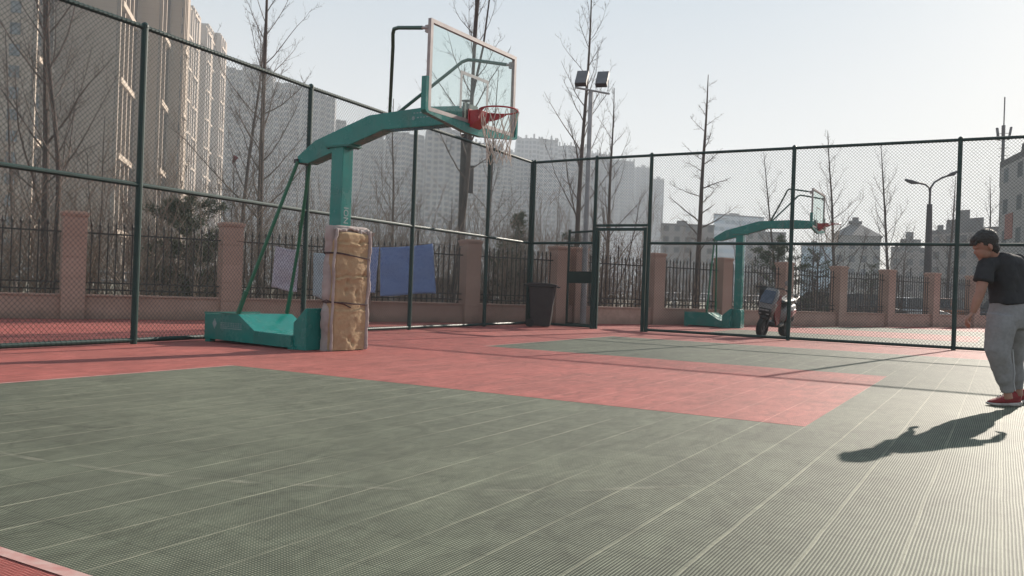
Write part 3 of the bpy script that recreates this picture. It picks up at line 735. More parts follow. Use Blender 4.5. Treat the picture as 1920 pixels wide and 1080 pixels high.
M['cl_blue'] = cloth_mat('blue_checked_cloth', (0.095,0.175,0.46), (0.21,0.32,0.60), 13)
M['cl_blue2'] = cloth_mat('mid_blue_cloth', (0.17,0.25,0.54), (0.30,0.38,0.64), 10)
sheet_obj([(517,461),(561,469),(557,547),(508,540)], 'lilac quilted cover hanging on the line left of the hoop post', M['cl_lilac'], 1)
sheet_obj([(588,473),(625,474),(622,562),(586,556)], 'pale blue cloth mostly hidden behind the mattress padding', M['cl_pale'], 2)
sheet_obj([(640,462),(711,463),(703,551),(650,545)], 'narrow lighter blue cloth hanging just right of the mattress padding', M['cl_blue2'], 3)
sheet_obj([(713,464),(811,457),(817,551),(713,554)], 'wide blue patterned bed sheet hanging behind the third fence post', M['cl_blue'], 4)
b = MB(); pts = [lp(u, v) for u, v in ((445,452),(517,461),(588,470),(650,464),(713,463),(811,457),(868,462))]; b.tube(pts, .006, 5)
tag(b.build('clothes_line', M['rope']), 'thin dark clothes line carrying the hanging sheets', 'clothes line')

# ================================================================ FLOODLIGHT MAST
fb = gnd(1092.5, 609); Df = (fb-CAM).dot(_F)
t = thing('floodlight_mast', 'grey steel mast with two dark rectangular floodlights above the doorway', 'floodlight', fb)
ht = hz(1112, 172, Df)
b = MB(); b.tube([(0,0,0),(0,0,ht*.5),(0,0,ht)], [.085,.072,.058], 14); b.lathe([(.16,0),(.16,.02),(.09,.03)], n=14); b.build('pole', M['steel'], t)
rx = Vector((_R.x, _R.y, 0)).normalized(); fy = Vector((-rx.y, rx.x, 0))
b = MB(); p0 = -rx*.45; p1 = rx*.52; b.tube([p0+Vector((0,0,ht+.07))-fy*.12, p1+Vector((0,0,ht-.02))+fy*.1], .028, 6); arm = b.build('cross_arm', M['steel'], t)
for s in (-.26, .30):
    c = rx*s+Vector((0,0,ht+.35)); zt = 0.62
    LM = Matrix.Translation(c) @ Matrix.Rotation(math.atan2(rx.y, rx.x)+R(-16), 4, 'Z') @ Matrix.Rotation(R(-38), 4, 'X') @ Matrix.Rotation(R(0), 4, 'Y')
    b = MB(); b.box((-.16,-.06,-.27), (.16,.07,.27), LM); hd = b.build('lamp_head', M['grey_metal'], t, bevel=.01)
    b = MB(); b.box((-.14,-.066,-.25), (.14,-.061,.25), LM); b.build('lens', M['lamp_glass'], hd)
    b = MB()
    for k in range(6): b.box((-.15+.055*k,.071,-.2), (-.14+.055*k,.11,.2), LM)
    b.build('cooling_fins', M['grey_metal'], hd)
    b = MB()
    for sx in (-.18,.18):
        q = LM @ Vector((sx,0,-.05)); b.tube([q, Vector((c.x,c.y,ht+.03))+rx*sx*.9], .009, 5)
    b.build('bracket', M['steel'], hd)

# ================================================================ UTILITY POLE WITH BOX
pb_ = at(861, 560, 25.0); pb_.z = -.3
t = thing('utility_pole', 'dark utility pole with a grey box beside the leaning tree', 'pole', pb_)
zt = hz(853, 190, 25); zb = hz(866, 252, 25)
b = MB(); b.tube([(0,0,0),(0,0,zb+.3)], [.125,.115], 12); b.build('pole', M['iron'], t)
b = MB(); b.tube([(0,0,zb+.31),(0,0,zt+.3)], .035, 8); b.lathe([(0,.0),(.14,.01),(.14,.03),(0,.05)], (0,0,zt+.3), 12); b.build('top_fitting', M['iron'], t)
z0, z1 = hz(868,362,25)+.3, hz(868,314,25)+.3
b = MB(); b.box((-.02,.06,z0), (.24,.30,z1), Matrix.Rotation(R(30-90),4,'Z')); b.box((-.04,.04,z1), (.26,.32,z1+.03), Matrix.Rotation(R(30-90),4,'Z')); b.build('box', M['grey_metal'], t, bevel=.01)

# ================================================================ STREET LAMP
D = 44.0; sb = at(1737, 600, D); sb.z = -.3
t = thing('street_lamp', 'tall grey street lamp with two curved arms beyond the wall, right of centre', 'street lamp', sb)
zz = lambda v: hz(1740, v, D)+.3
top = at(1743, 383, D)-sb
b = MB(); b.tube([(0,0,0),(top.x*.5,top.y*.5,zz(383)*.5),(top.x,top.y,zz(383))], [.22,.19,.13], 14); b.build('pole', M['grey_metal'], t)
def sl(u, v): p = at(u, v, D)-sb; return p
b = MB(); b.tube([sl(1743,383), sl(1744,358)], .06, 8)
b.tube([sl(1744,362), sl(1742,352), sl(1735,346), sl(1722,343)], .05, 8)
b.tube([sl(1744,362), sl(1745,352), sl(1752,342), sl(1765,334), sl(1776,330)], .05, 8); b.build('arm', M['grey_metal'], t)
for pts in ([(1722,343),(1708,339),(1697,334)], [(1776,330),(1787,326),(1794,322)]):
    pts = [(u, v+(0 if u > 1740 else 14)) for u, v in pts] if pts[0][0] < 1740 else pts
    if pts[0][0] < 1740: pts = [(1722,343.5),(1710,347.5-6),(1697,337)]
    b = MB(); b.tube([sl(*q) for q in pts], [.05,.11,.06], 8); b.build('lamp_head', M['grey_metal'], t)

# ================================================================ GUARD RAILS BEHIND THE FENCE
def guard(s0, s1, off, label, zs=(1.28,1.02,.40)):
    t = thing('guard_rail', label, 'guard rail', wpt(s0, -off, -.3), ang, 'road guard rails'); L = s1-s0; b = MB()
    for z in zs: b.tube([(0,0,z),(L,0,z)], .045, 6)
    b.build('rail', M['steel'], t)
    k = 0; post = None
    while k*2.5 <= L:
        if post is None:
            b = MB(); b.box((-.05,.05,0),(.05,.13,1.38)); post = b.build('post', M['steel'], t)
        else:
            q = post.copy(); COL.objects.link(q); q.parent = t; q.location = (k*2.5,0,0)
        k += 1
guard(-8, 16, 11.0, 'pale metal road guard rail seen through the iron fence at the left')
guard(18.5, 40, 11.0, 'pale metal road guard rail seen through the open doorway')

# ================================================================ PARKED CARS
def car(u, D, head, label, col, L=4.5, Wd=1.8, Ht=1.5, suv=False, lights=(0.25,0.01,0.01)):
    p = at(u, 600, D); p.z = -.3
    t = thing('parked_car', label, 'car', p, head, 'cars parked beyond the wall')
    mp = paint('car_paint', col, tuple(x*.85 for x in col), 3, .25, .2)
    hl = L/2; hw = Wd/2; bz = Ht*.58
    prof = [(-hl,.35),(-hl,bz*.85),(-hl+.12,bz),(-hl+.5,bz+.03),(hl-1.25,bz+.02),(hl-.35,bz*.84),(hl,bz*.68),(hl,.32),(hl-.2,.22),(-hl+.2,.22)]
    b = MB(); b.prism(prof, -hw, hw, lambda q, y: Vector((q[0], y, q[1]))); body = b.build('body', mp, t, bevel=.06)
    r0, r1 = (-hl+.25, -hl+.55) if suv else (-hl+.55, -hl+1.1)
    cab = [(r0,bz+.005),(r1,Ht-.03),(r1+.4,Ht),(hl-2.1,Ht-.02),(hl-1.25,bz+.005)]
    b = MB(); vs = [Vector((q[0], y*(hw-.10-(.14 if q[1] > bz+.1 else 0)), q[1])) for y in (-1,1) for q in cab]; n = len(cab)
    b.add(vs, [tuple(range(n)), tuple(range(n,2*n))]+[(i,(i+1)%n,(i+1)%n+n,i+n) for i in range(n)]); b.build('window', M['carglass'], t, bevel=.02)
    b = MB(); b.prism([(r1-.02,Ht-.025),(r1+.4,Ht+.012),(hl-2.1,Ht-.005),(hl-2.05,Ht-.05),(r1+.3,Ht-.06)], -(hw-.25), hw-.25, lambda q, y: Vector((q[0], y, q[1])))
    for y in (-hw+.12, hw-.17):
        for x in (r0+.05, (r1+hl-2.1)/2): b.add([(x,y,bz),(x+.07,y,bz),(x+.07+(.1 if x<0 else 0),y*.86,Ht-.03),(x+(.1 if x<0 else 0),y*.86,Ht-.03)], [(0,1,2,3)])
    b.build('roof', mp, t)
    for x in (-hl+.85, hl-.85):
        for y in (-hw+.09, hw-.09):
            b = MB(); b.lathe([(0,-.1),(.30,-.1),(.33,-.06),(.33,.06),(.30,.1),(0,.1)], (x,y,.33), 18, 'y'); wq = b.build('wheel', M['rubber'], t)
            b = MB(); b.lathe([(0,-.108),(.2,-.108),(.21,.108),(0,.108)], (x,y,.33), 12, 'y'); b.build('rim', M['steel'], wq)
    for y in (-hw+.25, hw-.25):
        b = MB(); b.box((hl-.06,y-.16,bz*.62),(hl+.012,y+.16,bz*.78)); b.build('headlight', M['scsil'], t, bevel=.01)
        b = MB(); b.box((-hl-.012,y-.14,bz*.68),(-hl+.05,y+.14,bz*.88)); b.build('tail_light', M['tail'], t, bevel=.01)
M['carglass'] = paint('car_glass', (0.012,0.014,0.016), (0.02,0.022,0.025), 3, .08)
M['tail'] = paint('tail_lamp_red', (0.35,0.01,0.012), (0.28,0.01,0.012), 3, .3)
ca = ang
car(845, 34, ca+R(0), 'white car behind the blue sheet and leaning tree', (0.62,0.63,0.64), L=5.0, Ht=1.55)
car(1532, 46, ca+R(70), 'dark car with red tail lights left of the seventh iron fence panel', (0.02,0.02,0.022), suv=True, Ht=1.62)
car(1622, 44, ca-R(8), 'black car with a pale roof glint behind the fence, left of the lamp post', (0.03,0.032,0.035), suv=True, Ht=1.6)
car(1712, 46, ca-R(4), 'silver grey car in front of the street lamp', (0.40,0.41,0.42), Ht=1.5)
car(1795, 50, ca-R(2), 'orange brown car beside the silver one, near the right edge', (0.36,0.12,0.04), Ht=1.55, suv=True)
car(1890, 50, ca-R(4), 'dark blue car behind the standing player', (0.03,0.04,0.06), Ht=1.5)

# ================================================================ TREES
def tree(base, top, label, r0, nb=30, first=.22, spread=.42, up=48, seed=0, twigs=1.0, grp='bare trees beyond the wall', rtop=.012, name='bare_tree', fork=None, dens=1.0, droop=0):
    rnd = random.Random(seed); base = Vector(base); top = Vector(top); V = top-base; Ht = V.length
    t = thing(name, label, 'tree', base, 0, grp); b = MB(); NS = 16
    wv = [Vector((rnd.uniform(-1,1), rnd.uniform(-1,1), 0))*.012*Ht for _ in range(4)]
    def tp(s): return V*s + wv[0]*math.sin(s*5)*s*(1-s)*3 + wv[1]*math.sin(s*11+1)*.6*s*(1-s)*2
    def tr(s): return (r0*(1-s)**.85 + rtop)*(1+.35*math.exp(-s*30))
    b.tube([tp(k/NS) for k in range(NS+1)], [tr(k/NS) for k in range(NS+1)], 9)
    if fork:
        for (s0, dx, sc) in fork:
            q = tp(s0); e = q+rx*dx+(V-q)*sc
            b.tube([q, q+(e-q)*.3+rx*dx*.25, q+(e-q)*.65+rx*dx*.12, e], [tr(s0)*.75, tr(s0)*.55, tr(s0)*.35, .012], 7)
    b.build('trunk', M['bark'], t)
    b = MB()
    def limb(p, d, L, r, lev):
        n = 6 if lev == 0 else 4 if lev == 1 else 2
        pts = [p]; dd = d.copy()
        for k in range(n):
            j = Vector((rnd.gauss(0,1), rnd.gauss(0,1), rnd.gauss(0,1)))*(.10 if lev == 0 else .16)
            dd = (dd + j + Vector((0,0,(.10 if lev < 2 else .05)-droop))).normalized(); pts.append(pts[-1]+dd*L/n)
        b.tube(pts, [r*(1-.8*k/n) for k in range(n+1)], 5 if lev == 0 else 3, cap=False)
        if lev >= 2: return
        m = int((rnd.randint(8, 12) if lev == 0 else rnd.randint(4, 7))*twigs)
        for _ in range(m):
            f = rnd.uniform(.15, .98); i = min(int(f*n), n-1); q = pts[i].lerp(pts[i+1], f*n-i); dr = (pts[i+1]-pts[i]).normalized()
            sd_ = Vector((rnd.gauss(0,1), rnd.gauss(0,1), rnd.gauss(0,1)+.25)); sd_ = (sd_-dr*sd_.dot(dr)).normalized()
            nd = (dr*.75+sd_*.75+Vector((0,0,.2-droop*2))).normalized()
            limb(q, nd, L*rnd.uniform(.18,.42)*(1-.4*f), max(r*.42*(1-.5*f), .0035), lev+1)
    az = rnd.uniform(0, 6.28)
    for i in range(nb):
        s = first+(.985-first)*((i+rnd.uniform(-.3,.3))/nb); s = min(max(s, first), .985); az += 2.4+rnd.uniform(-.5,.5)
        a = R(up+rnd.uniform(-9,9)-14*s); L = Ht*spread*(1-s)**.75*rnd.uniform(.7,1.15)+.25
        d = Vector((math.sin(a)*math.cos(az), math.sin(a)*math.sin(az), math.cos(a)))
        limb(tp(s), d, L, max(tr(s)*rnd.uniform(.26,.42), .005), 0)
    b.build('crown', M['twig'], t); return t
def ptree(ub, D, ut, vt, label, dia_px, **kw):
    base = at(ub, 560, D); base.z = -.3; tt = at(ut, vt, D); return tree(base, tt, label, dia_px*.41*D/FPX, **kw)
ptree(84, 19.5, 88, -330, 'thick bare tree at the far left, its trunk crossing the dark tower', 17, nb=30, seed=1, first=.18, spread=.40)
ptree(103, 19.0, 92, -180, 'second trunk close beside the thick tree at the far left', 13, nb=18, seed=2, first=.3, spread=.30)
ptree(486, 25.0, 503, -150, 'tall bare tree rising left of the hoop post, trunk beside the stand strut', 15, nb=30, seed=3, first=.25, spread=.34)
ptree(440, 29.0, 497, 40, 'thinner leaning bare tree just left of the tall one', 10, nb=24, seed=4, first=.2, spread=.36)
ptree(735, 33, 738, 185, 'slim bare tree seen under the boom arm', 7, nb=26, seed=5, first=.15, spread=.30)
ptree(846, 24, 915, -170, 'leaning bare tree rising behind the glass backboard', 14, nb=24, seed=6, first=.35, spread=.30, fork=[(.55,.35,.9),(.6,-.15,.95)])
ptree(1078, 29, 1110, -40, 'tall bare tree directly behind the floodlight mast', 13, nb=26, seed=7, first=.28, spread=.32, up=50)
ptree(1135, 38, 1152, 165, 'bare tree just right of the floodlight mast, above the doorway', 10, nb=26, seed=8, first=.2, spread=.36, up=52)
ptree(1304, 31, 1328, 140, 'straight bare tree with short drooping twigs in the middle of the right fence', 14, nb=22, seed=9, first=.3, spread=.20, up=72, droop=.10)
ptree(1462, 52, 1432, 285, 'thin bare tree behind the far hoop arm', 6, nb=24, seed=10, first=.15, spread=.32)
ptree(1572, 46, 1552, 245, 'bare tree right of the far backboard', 8, nb=26, seed=11, first=.2, spread=.33, up=55)
ptree(1672, 48, 1652, 272, 'bare tree left of the street lamp', 8, nb=26, seed=12, first=.2, spread=.36, up=50)
ptree(1775, 55, 1792, 330, 'bare tree behind the right fence post, right of the street lamp', 8, nb=22, seed=13, first=.2, spread=.33)
ptree(1858, 62, 1856, 330, 'bare tree behind the player, nearest the right edge', 6, nb=20, seed=14, first=.15, spread=.30)
ptree(905, 40, 935, 130, 'pale thin bare tree far behind the rim', 6, nb=22, seed=15, first=.2, spread=.36)
ptree(30, 30, 10, 60, 'small bare tree at the extreme left edge', 7, nb=22, seed=16, first=.1, spread=.40)
# a scrap of red cloth caught in the thin tree
b = MB(); p = at(438, 290, 28.6); b.add([p+rx*(.12*math.sin(k*1.7)+.06*(k % 2))+Vector((0,0,-.1*k)) + fy*.05*math.cos(k*2) for k in range(6)], [(0,1,2),(1,3,2),(2,3,4),(3,5,4)])
o = b.build('red_cloth', M['scred']); md = o.modifiers.new('thickness', 'SOLIDIFY'); md.thickness = .01; tag(o, 'small red scrap of cloth caught in the thinner leaning tree', 'cloth scrap')

# saplings and the twiggy thicket along the wall
rnd = random.Random(77)
def brush():
    b = MB()
    for i in range(700):
        s = rnd.uniform(-6, 20) if i < 640 else rnd.uniform(20, 34); off = -rnd.uniform(1.0, 9.5); p = wpt(s, off, -.3); hgt = rnd.uniform(1.6, 4.6)*(1 if s < 19 else .62)*(1.0 if rnd.random() < .8 else 1.25)
        for k in range(rnd.randint(2, 4)):
            d = Vector((rnd.gauss(0,.28), rnd.gauss(0,.28), 1)).normalized(); pts = [p]; n = 5; L = hgt*rnd.uniform(.6,1)
            for j in range(n):
                d = (d+Vector((rnd.gauss(0,.10), rnd.gauss(0,.10), .06))).normalized(); pts.append(pts[-1]+d*L/n)
            b.tube(pts, [.013*(1-.85*j/n)+.0025 for j in range(n+1)], 3, cap=False)
            for _ in range(9):
                f = rnd.uniform(.15,.98)*n; j = min(int(f), n-1); q = pts[j].lerp(pts[j+1], f-j); dd = (d+Vector((rnd.gauss(0,.75), rnd.gauss(0,.75), rnd.uniform(-.1,.7)))).normalized(); l2 = L*rnd.uniform(.10,.30)
                m_ = q+dd*l2*.5; e = m_+(dd+Vector((rnd.gauss(0,.3), rnd.gauss(0,.3), .2))).normalized()*l2*.5
                b.tube([q, m_, e], [.006,.004,.0018], 3, cap=False)
                for _ in range(2):
                    d3 = (dd+Vector((rnd.gauss(0,.6), rnd.gauss(0,.6), .3))).normalized(); b.tube([m_, m_+d3*l2*.4], [.003,.0015], 3, cap=False)
    return b
tag(brush().build('brush', M['brush']), 'tangled leafless brush and twiggy shoots behind the wall', 'brush', kind='stuff')
def sapling(seed):
    rnd2 = random.Random(seed); b = MB(); c = MB()
    for k in range(3):
        d = Vector((rnd2.gauss(0,.12), rnd2.gauss(0,.12), 1)).normalized(); pts = [Vector((rnd2.gauss(0,.1), rnd2.gauss(0,.1), 0))]; n = 7; L = rnd2.uniform(3.6, 5.2)
        for j in range(n): d = (d+Vector((rnd2.gauss(0,.07), rnd2.gauss(0,.07), .08))).normalized(); pts.append(pts[-1]+d*L/n)
        b.tube(pts, [.035*(1-.85*j/n)+.004 for j in range(n+1)], 5)
        for _ in range(16):
            f = rnd2.uniform(.2,.99)*n; j = min(int(f), n-1); q = pts[j].lerp(pts[j+1], f-j); dd = (Vector((rnd2.gauss(0,.6), rnd2.gauss(0,.6), rnd2.uniform(.3,1)))).normalized(); l2 = rnd2.uniform(.5,1.2)
            e = q+dd*l2; c.tube([q, q+dd*l2*.5, e+Vector((0,0,.08))], [.010,.006,.002], 3, cap=False)
            for _ in range(4):
                g = rnd2.uniform(.2,.95); c.tube([q+dd*l2*g, q+dd*l2*g+Vector((rnd2.gauss(0,.18), rnd2.gauss(0,.18), rnd2.uniform(.1,.35)))], [.004,.0015], 3, cap=False)
    return b, c
protos = []
for sd_ in (5, 6, 7):
    t = thing('bare_sapling', 'slender leafless sapling among the brush behind the wall', 'sapling', (0,0,0), 0, 'bare saplings in the brush behind the wall')
    b, c = sapling(sd_); b.build('stem', M['bark'], t); c.build('crown', M['twig'], t); protos.append(t)
for i in range(len(vis)):
    s = (vis[i][0]+vis[i][1])/2+rnd.uniform(-.7,.7); t = protos[i] if i < 3 else copy_tree(protos[i % 3])
    t.location = wpt(s, -rnd.uniform(1.2, 8), -.3); t.rotation_euler = (0,0,rnd.uniform(0,6.28)); k = rnd.uniform(.7,1.15); t.scale = (k,k,k); t['label'] = 'slender leafless sapling in the brush behind the %s iron fence panel from the left' % ORD[i]

# evergreens
def evergreen(u, D, wpx, vtop, label, seed, shape='round', n=2600):
    rnd2 = random.Random(seed); p = at(u, 560, D); p.z = -.3; t = thing('evergreen_tree', label, 'evergreen', p, 0, 'evergreens behind the wall')
    Ht = hz(u, vtop, D)+.3; W_ = wpx/2*D/FPX; b = MB(); b.tube([(0,0,0),(.05,0,Ht*.5),(0,0,Ht*.93)], [.07,.05,.015], 7)
    c = MB()
    limbs = []
    for i in range(46):
        s = rnd2.uniform(.12,.98); a = rnd2.uniform(0,6.28)
        prof = (1-s)**.8 if shape == 'cone' else math.sin(math.pi*min(1,(s*.85+.12)))**.6
        L = W_*prof*rnd2.uniform(.65,1.12)+.08; q = Vector((0,0,s*Ht)); e = q+Vector((math.cos(a)*L, math.sin(a)*L, L*rnd2.uniform(.05,.55))); limbs.append((q, e))
        b.tube([q, q.lerp(e,.5)+Vector((0,0,-.03)), e], [.018,.012,.004], 4, cap=False)
    for i in range(n):
        q, e = rnd2.choice(limbs); f = rnd2.random()**.55; m_ = q.lerp(e, f)+Vector((rnd2.gauss(0,.07), rnd2.gauss(0,.07), rnd2.gauss(0,.06)))
        d = ((e-q).normalized()*.6+Vector((rnd2.gauss(0,.6), rnd2.gauss(0,.6), rnd2.gauss(.35,.5)))).normalized(); l_ = rnd2.uniform(.05,.13); s_ = d.cross(Vector((rnd2.gauss(0,1), rnd2.gauss(0,1), rnd2.gauss(0,1)))).normalized()*.012
        for kk in range(3):
            dd = (d+Vector((rnd2.gauss(0,.35), rnd2.gauss(0,.35), rnd2.gauss(0,.35)))).normalized(); c.add([m_-s_, m_+s_, m_+dd*l_*1.3], [(0,1,2)])
    b.build('trunk', M['bark'], t); c.build('crown', M['pine'], t)
evergreen(352, 22, 150, 362, 'broad dark evergreen behind the second iron fence panel, left of the second pillar', 21, n=8500)
evergreen(968, 31, 56, 396, 'upright pine rising behind the wheelie bin', 22, 'cone', n=2600)
evergreen(945, 28, 70, 455, 'low dark evergreen between the rim and the wheelie bin', 26, n=2200)
evergreen(1062, 30, 40, 440, 'small evergreen behind the open door leaf', 23, n=1200)
evergreen(1455, 38, 110, 438, 'wide evergreen behind the far hoop post', 24, n=4200)
evergreen(1530, 42, 70, 462, 'lower evergreen right of the far backboard', 25, n=2200)
evergreen(1632, 50, 60, 498, 'low round evergreen behind the ninth iron fence panel', 27, n=1400)
# short grass and litter of leaves on the verge
b = MB()
for i in range(5000):
    p = wpt(rnd.uniform(-5, 35), -rnd.uniform(.15, 5), -.3); hh = rnd.uniform(.15,.75); d = Vector((rnd.gauss(0,.3), rnd.gauss(0,.3), 1))*hh; s_ = Vector((rnd.gauss(0,1), rnd.gauss(0,1), 0)).normalized()*.012
    b.add([p-s_, p+s_, p+d], [(0,1,2)])
M['grass'] = paint('dry_grass', (0.13,0.12,0.06), (0.07,0.08,0.03), .8, .9)
tag(b.build('grass', M['grass']), 'dry uneven grass at the foot of the wall', 'grass', kind='stuff')
# ================================================================ BUILDINGS
def facade_mat(name, wallc, winc, fu=3.0, fv=2.95, wu=.45, wv=.5, strength=1.0, rail=0.0):
    m = NT(name); uv = m.n('ShaderNodeUVMap'); sep = m.n('ShaderNodeSeparateXYZ'); m.link(uv.outputs[0], sep.inputs[0])
    fx_ = m.math('ABSOLUTE', m.math('SUBTRACT', m.math('FRACT', m.math('DIVIDE', sep.outputs[0], fu)), .5))
    fy_ = m.math('ABSOLUTE', m.math('SUBTRACT', m.math('FRACT', m.math('DIVIDE', sep.outputs[1], fv)), .5))
    win = m.math('MULTIPLY', m.math('LESS_THAN', fx_, wu/2), m.math('LESS_THAN', fy_, wv/2))
    wn = m.n('ShaderNodeTexWhiteNoise', noise_dimensions='2D'); cmb = m.n('ShaderNodeCombineXYZ')
    m.link(m.math('FLOOR', m.math('DIVIDE', sep.outputs[0], fu)), cmb.inputs[0]); m.link(m.math('FLOOR', m.math('DIVIDE', sep.outputs[1], fv)), cmb.inputs[1]); m.link(cmb.outputs[0], wn.inputs['Vector'])
    wc = m.mix(wn.outputs[0], tuple(x*.5 for x in winc), tuple(min(1, x*1.7) for x in winc))
    base = m.mix(m.ramp(m.noise(.05, 5), .35, .65), wallc, tuple(x*.86 for x in wallc))
    if rail: 
        band = m.math('GREATER_THAN', fy_, .5-rail/2); base = m.mix(m.math('MULTIPLY', band, .35), base, tuple(x*.6 for x in wallc))
    m.base(m.mix(m.math('MULTIPLY', win, strength), base, wc)); m.set(Roughness=.8); return m.mat
def plain_mat(name, c, brick=False):
    m = NT(name); base = m.mix(m.ramp(m.noise(.12, 6), .35, .65), c, tuple(x*.88 for x in c))
    uv = m.n('ShaderNodeUVMap'); sep = m.n('ShaderNodeSeparateXYZ'); m.link(uv.outputs[0], sep.inputs[0])
    f = m.math('FRACT', m.math('DIVIDE', sep.outputs[1], .98)); base = m.mix(m.math('MULTIPLY', m.math('LESS_THAN', f, .05), .35), base, tuple(x*.5 for x in c))
    m.base(base); m.set(Roughness=.85); return m.mat
def poly_prism(b, pts, z0, z1, uvs, mats=None):
    """walls with u = metres along, v = height; top cap"""
    n = len(pts); u = 0
    for i in range(n):
        p, q = pts[i], pts[(i+1) % n]; L = math.hypot(q[0]-p[0], q[1]-p[1])
        b.mi = mats[i] if mats else 0
        b.add([(p[0],p[1],z0),(q[0],q[1],z0),(q[0],q[1],z1),(p[0],p[1],z1)], [(0,1,2,3)]); uvs.append([(0.15,z0),(L+.15,z0),(L+.15,z1),(0.15,z1)])
    b.mi = 0; b.add([(p[0],p[1],z1) for p in pts], [tuple(range(n))]); uvs.append([(0,0)]*n)
def build_uv(b, name, mats, parent, uvs):
    me = bpy.data.meshes.new(name); me.from_pydata(b.v, [], b.f)
    for m in mats: me.materials.append(m)
    for p, i in zip(me.polygons, b.m): p.material_index = i
    ul = me.uv_layers.new(name='UVMap'); k = 0
    for f in uvs:
        for uv in f: ul.data[k].uv = uv; k += 1
    o = bpy.data.objects.new(name, me); COL.objects.link(o); o.parent = parent; return o
def gp(u, D): p = at(u, 540, D); return Vector((p.x, p.y, 0))
M['tan'] = plain_mat('tan_tower_wall', (0.31,0.245,0.19)); M['sunlit_beige'] = plain_mat('sunlit_beige_trim', (0.52,0.42,0.335))  # one beige paint: sunlight put into the trim tone, shade into the wall
M['twin'] = paint('tower_window_glass', (0.05,0.065,0.075), (0.12,0.14,0.15), .7, .15)
M['tanwin'] = facade_mat('tan_balcony_front', (0.42,0.33,0.27), (0.08,0.09,0.10), 2.4, 2.95, .6, .62)
M['recess'] = plain_mat('recess_wall', (0.16,0.15,0.14))
def chain_tower(label, start, steps, height, mats, back=22, name='apartment_tower', fins=True, wincap=100, cat='tower', grp='apartment towers on the left', crown=None, fd=135, winD=None, cren=False, finmat='sunlit_beige', bands=11.6):
    """start at ground point; steps: ('w', length) walls turning right facing the camera, ('f', length) fronts running away in the sun"""
    f = Vector((math.cos(R(fd)), math.sin(R(fd)), 0)); g = Vector((math.cos(R(fd-90)), math.sin(R(fd-90)), 0))
    t = thing(name, label, cat, start, 0, grp); pts = [Vector((0,0,0))]; kinds = []
    for k, L in steps: pts.append(pts[-1]+(g if k == 'w' else f)*L); kinds.append(0 if k == 'w' else 1)
    lastw = pts[-1]; pts.append(lastw+f*back*.6); kinds.append(0); pts.append(pts[0]+f*(back*.6+(pts[-2]-pts[0]).dot(f))); kinds.append(0)
    if True: kinds.append(0)
    b = MB(); uvs = []; poly_prism(b, [(p.x,p.y) for p in pts], -.3, height, uvs, kinds[:len(pts)])
    body = build_uv(b, 'wall', [M[m] for m in mats], t, uvs)
    if fins:
        fb_ = MB(); bb = MB(); i = 0
        for (k, L), p in zip(steps, pts):
            if k == 'f' and L > 3:
                q = p+f*L; nf = max(2, int(L/3.6))
                for j in range(nf+1):
                    c = p+f*(L-.5)*j/nf; wv_ = [c, c+f*.5, c+f*.5+g*.55, c+g*.55]
                    fb_.add([(v.x,v.y,-.3) for v in wv_]+[(v.x,v.y,height+.3) for v in wv_], [(0,1,5,4),(1,2,6,5),(2,3,7,6),(4,5,6,7)]); fb_.build('pilaster', M[finmat], t); fb_ = MB()
                z = bands*.6
                while z < height:
                    wv_ = [p+f*.55+g*.02, q-f*.05+g*.02, q-f*.05+g*.85, p+f*.55+g*.85]
                    bb.add([(v.x,v.y,z) for v in wv_]+[(v.x,v.y,z+.9) for v in wv_], [(3,2,1,0),(4,5,6,7),(0,1,5,4),(1,2,6,5),(2,3,7,6),(3,0,4,7)]); z += bands
                    bb.build('balcony_band', M[finmat], t); bb = MB()
        
    b = MB(); c = sum(pts, Vector())/len(pts)
    b.add([(c.x+(p.x-c.x)*1.0, c.y+(p.y-c.y)*1.0, height+.002) for p in pts]+[(c.x+(p.x-c.x)*.98, c.y+(p.y-c.y)*.98, height+1.2) for p in pts], [tuple(range(len(pts), 2*len(pts)))]+[(i,(i+1)%len(pts),(i+1)%len(pts)+len(pts),i+len(pts)) for i in range(len(pts))])
    if cren:
        for i in range(len(pts)-1):
            p, q = pts[i], pts[i+1]; L = (q-p).length; n_ = int(L/2.2)
            for j in range(n_): r_ = p.lerp(q, (j+.5)/max(n_,1)); b.box((r_.x-.45, r_.y-.45, height+1.21), (r_.x+.45, r_.y+.45, height+2.1+.9*((j*7+i) % 3)))
    if crown:
        for (px0, px1, hh) in crown: pass
    rf_ = b.build('roof', M[finmat] if finmat != 'sunlit_beige' else M['tan'], t)
    return t, pts, f, g
# nearest tower: stepped slab, modelled windows
E0 = gp(44, 118); f_ = Vector((math.cos(R(135)), math.sin(R(135)), 0)); g_ = Vector((math.cos(R(45)), math.sin(R(45)), 0))
st0 = E0-g_*16
stepsA = [('w',16),('f',9),('w',3.2),('f',-.01),('w',5.8),('f',15),('w',3.9),('f',10),('w',2.4),('f',5)]
tA, ptsA, fA, gA = chain_tower('nearest tan apartment tower filling the left edge, with blank end walls and lit balcony strips', st0, [s for s in stepsA if s[1] > 0], 104, ['tan','tanwin'], back=14)
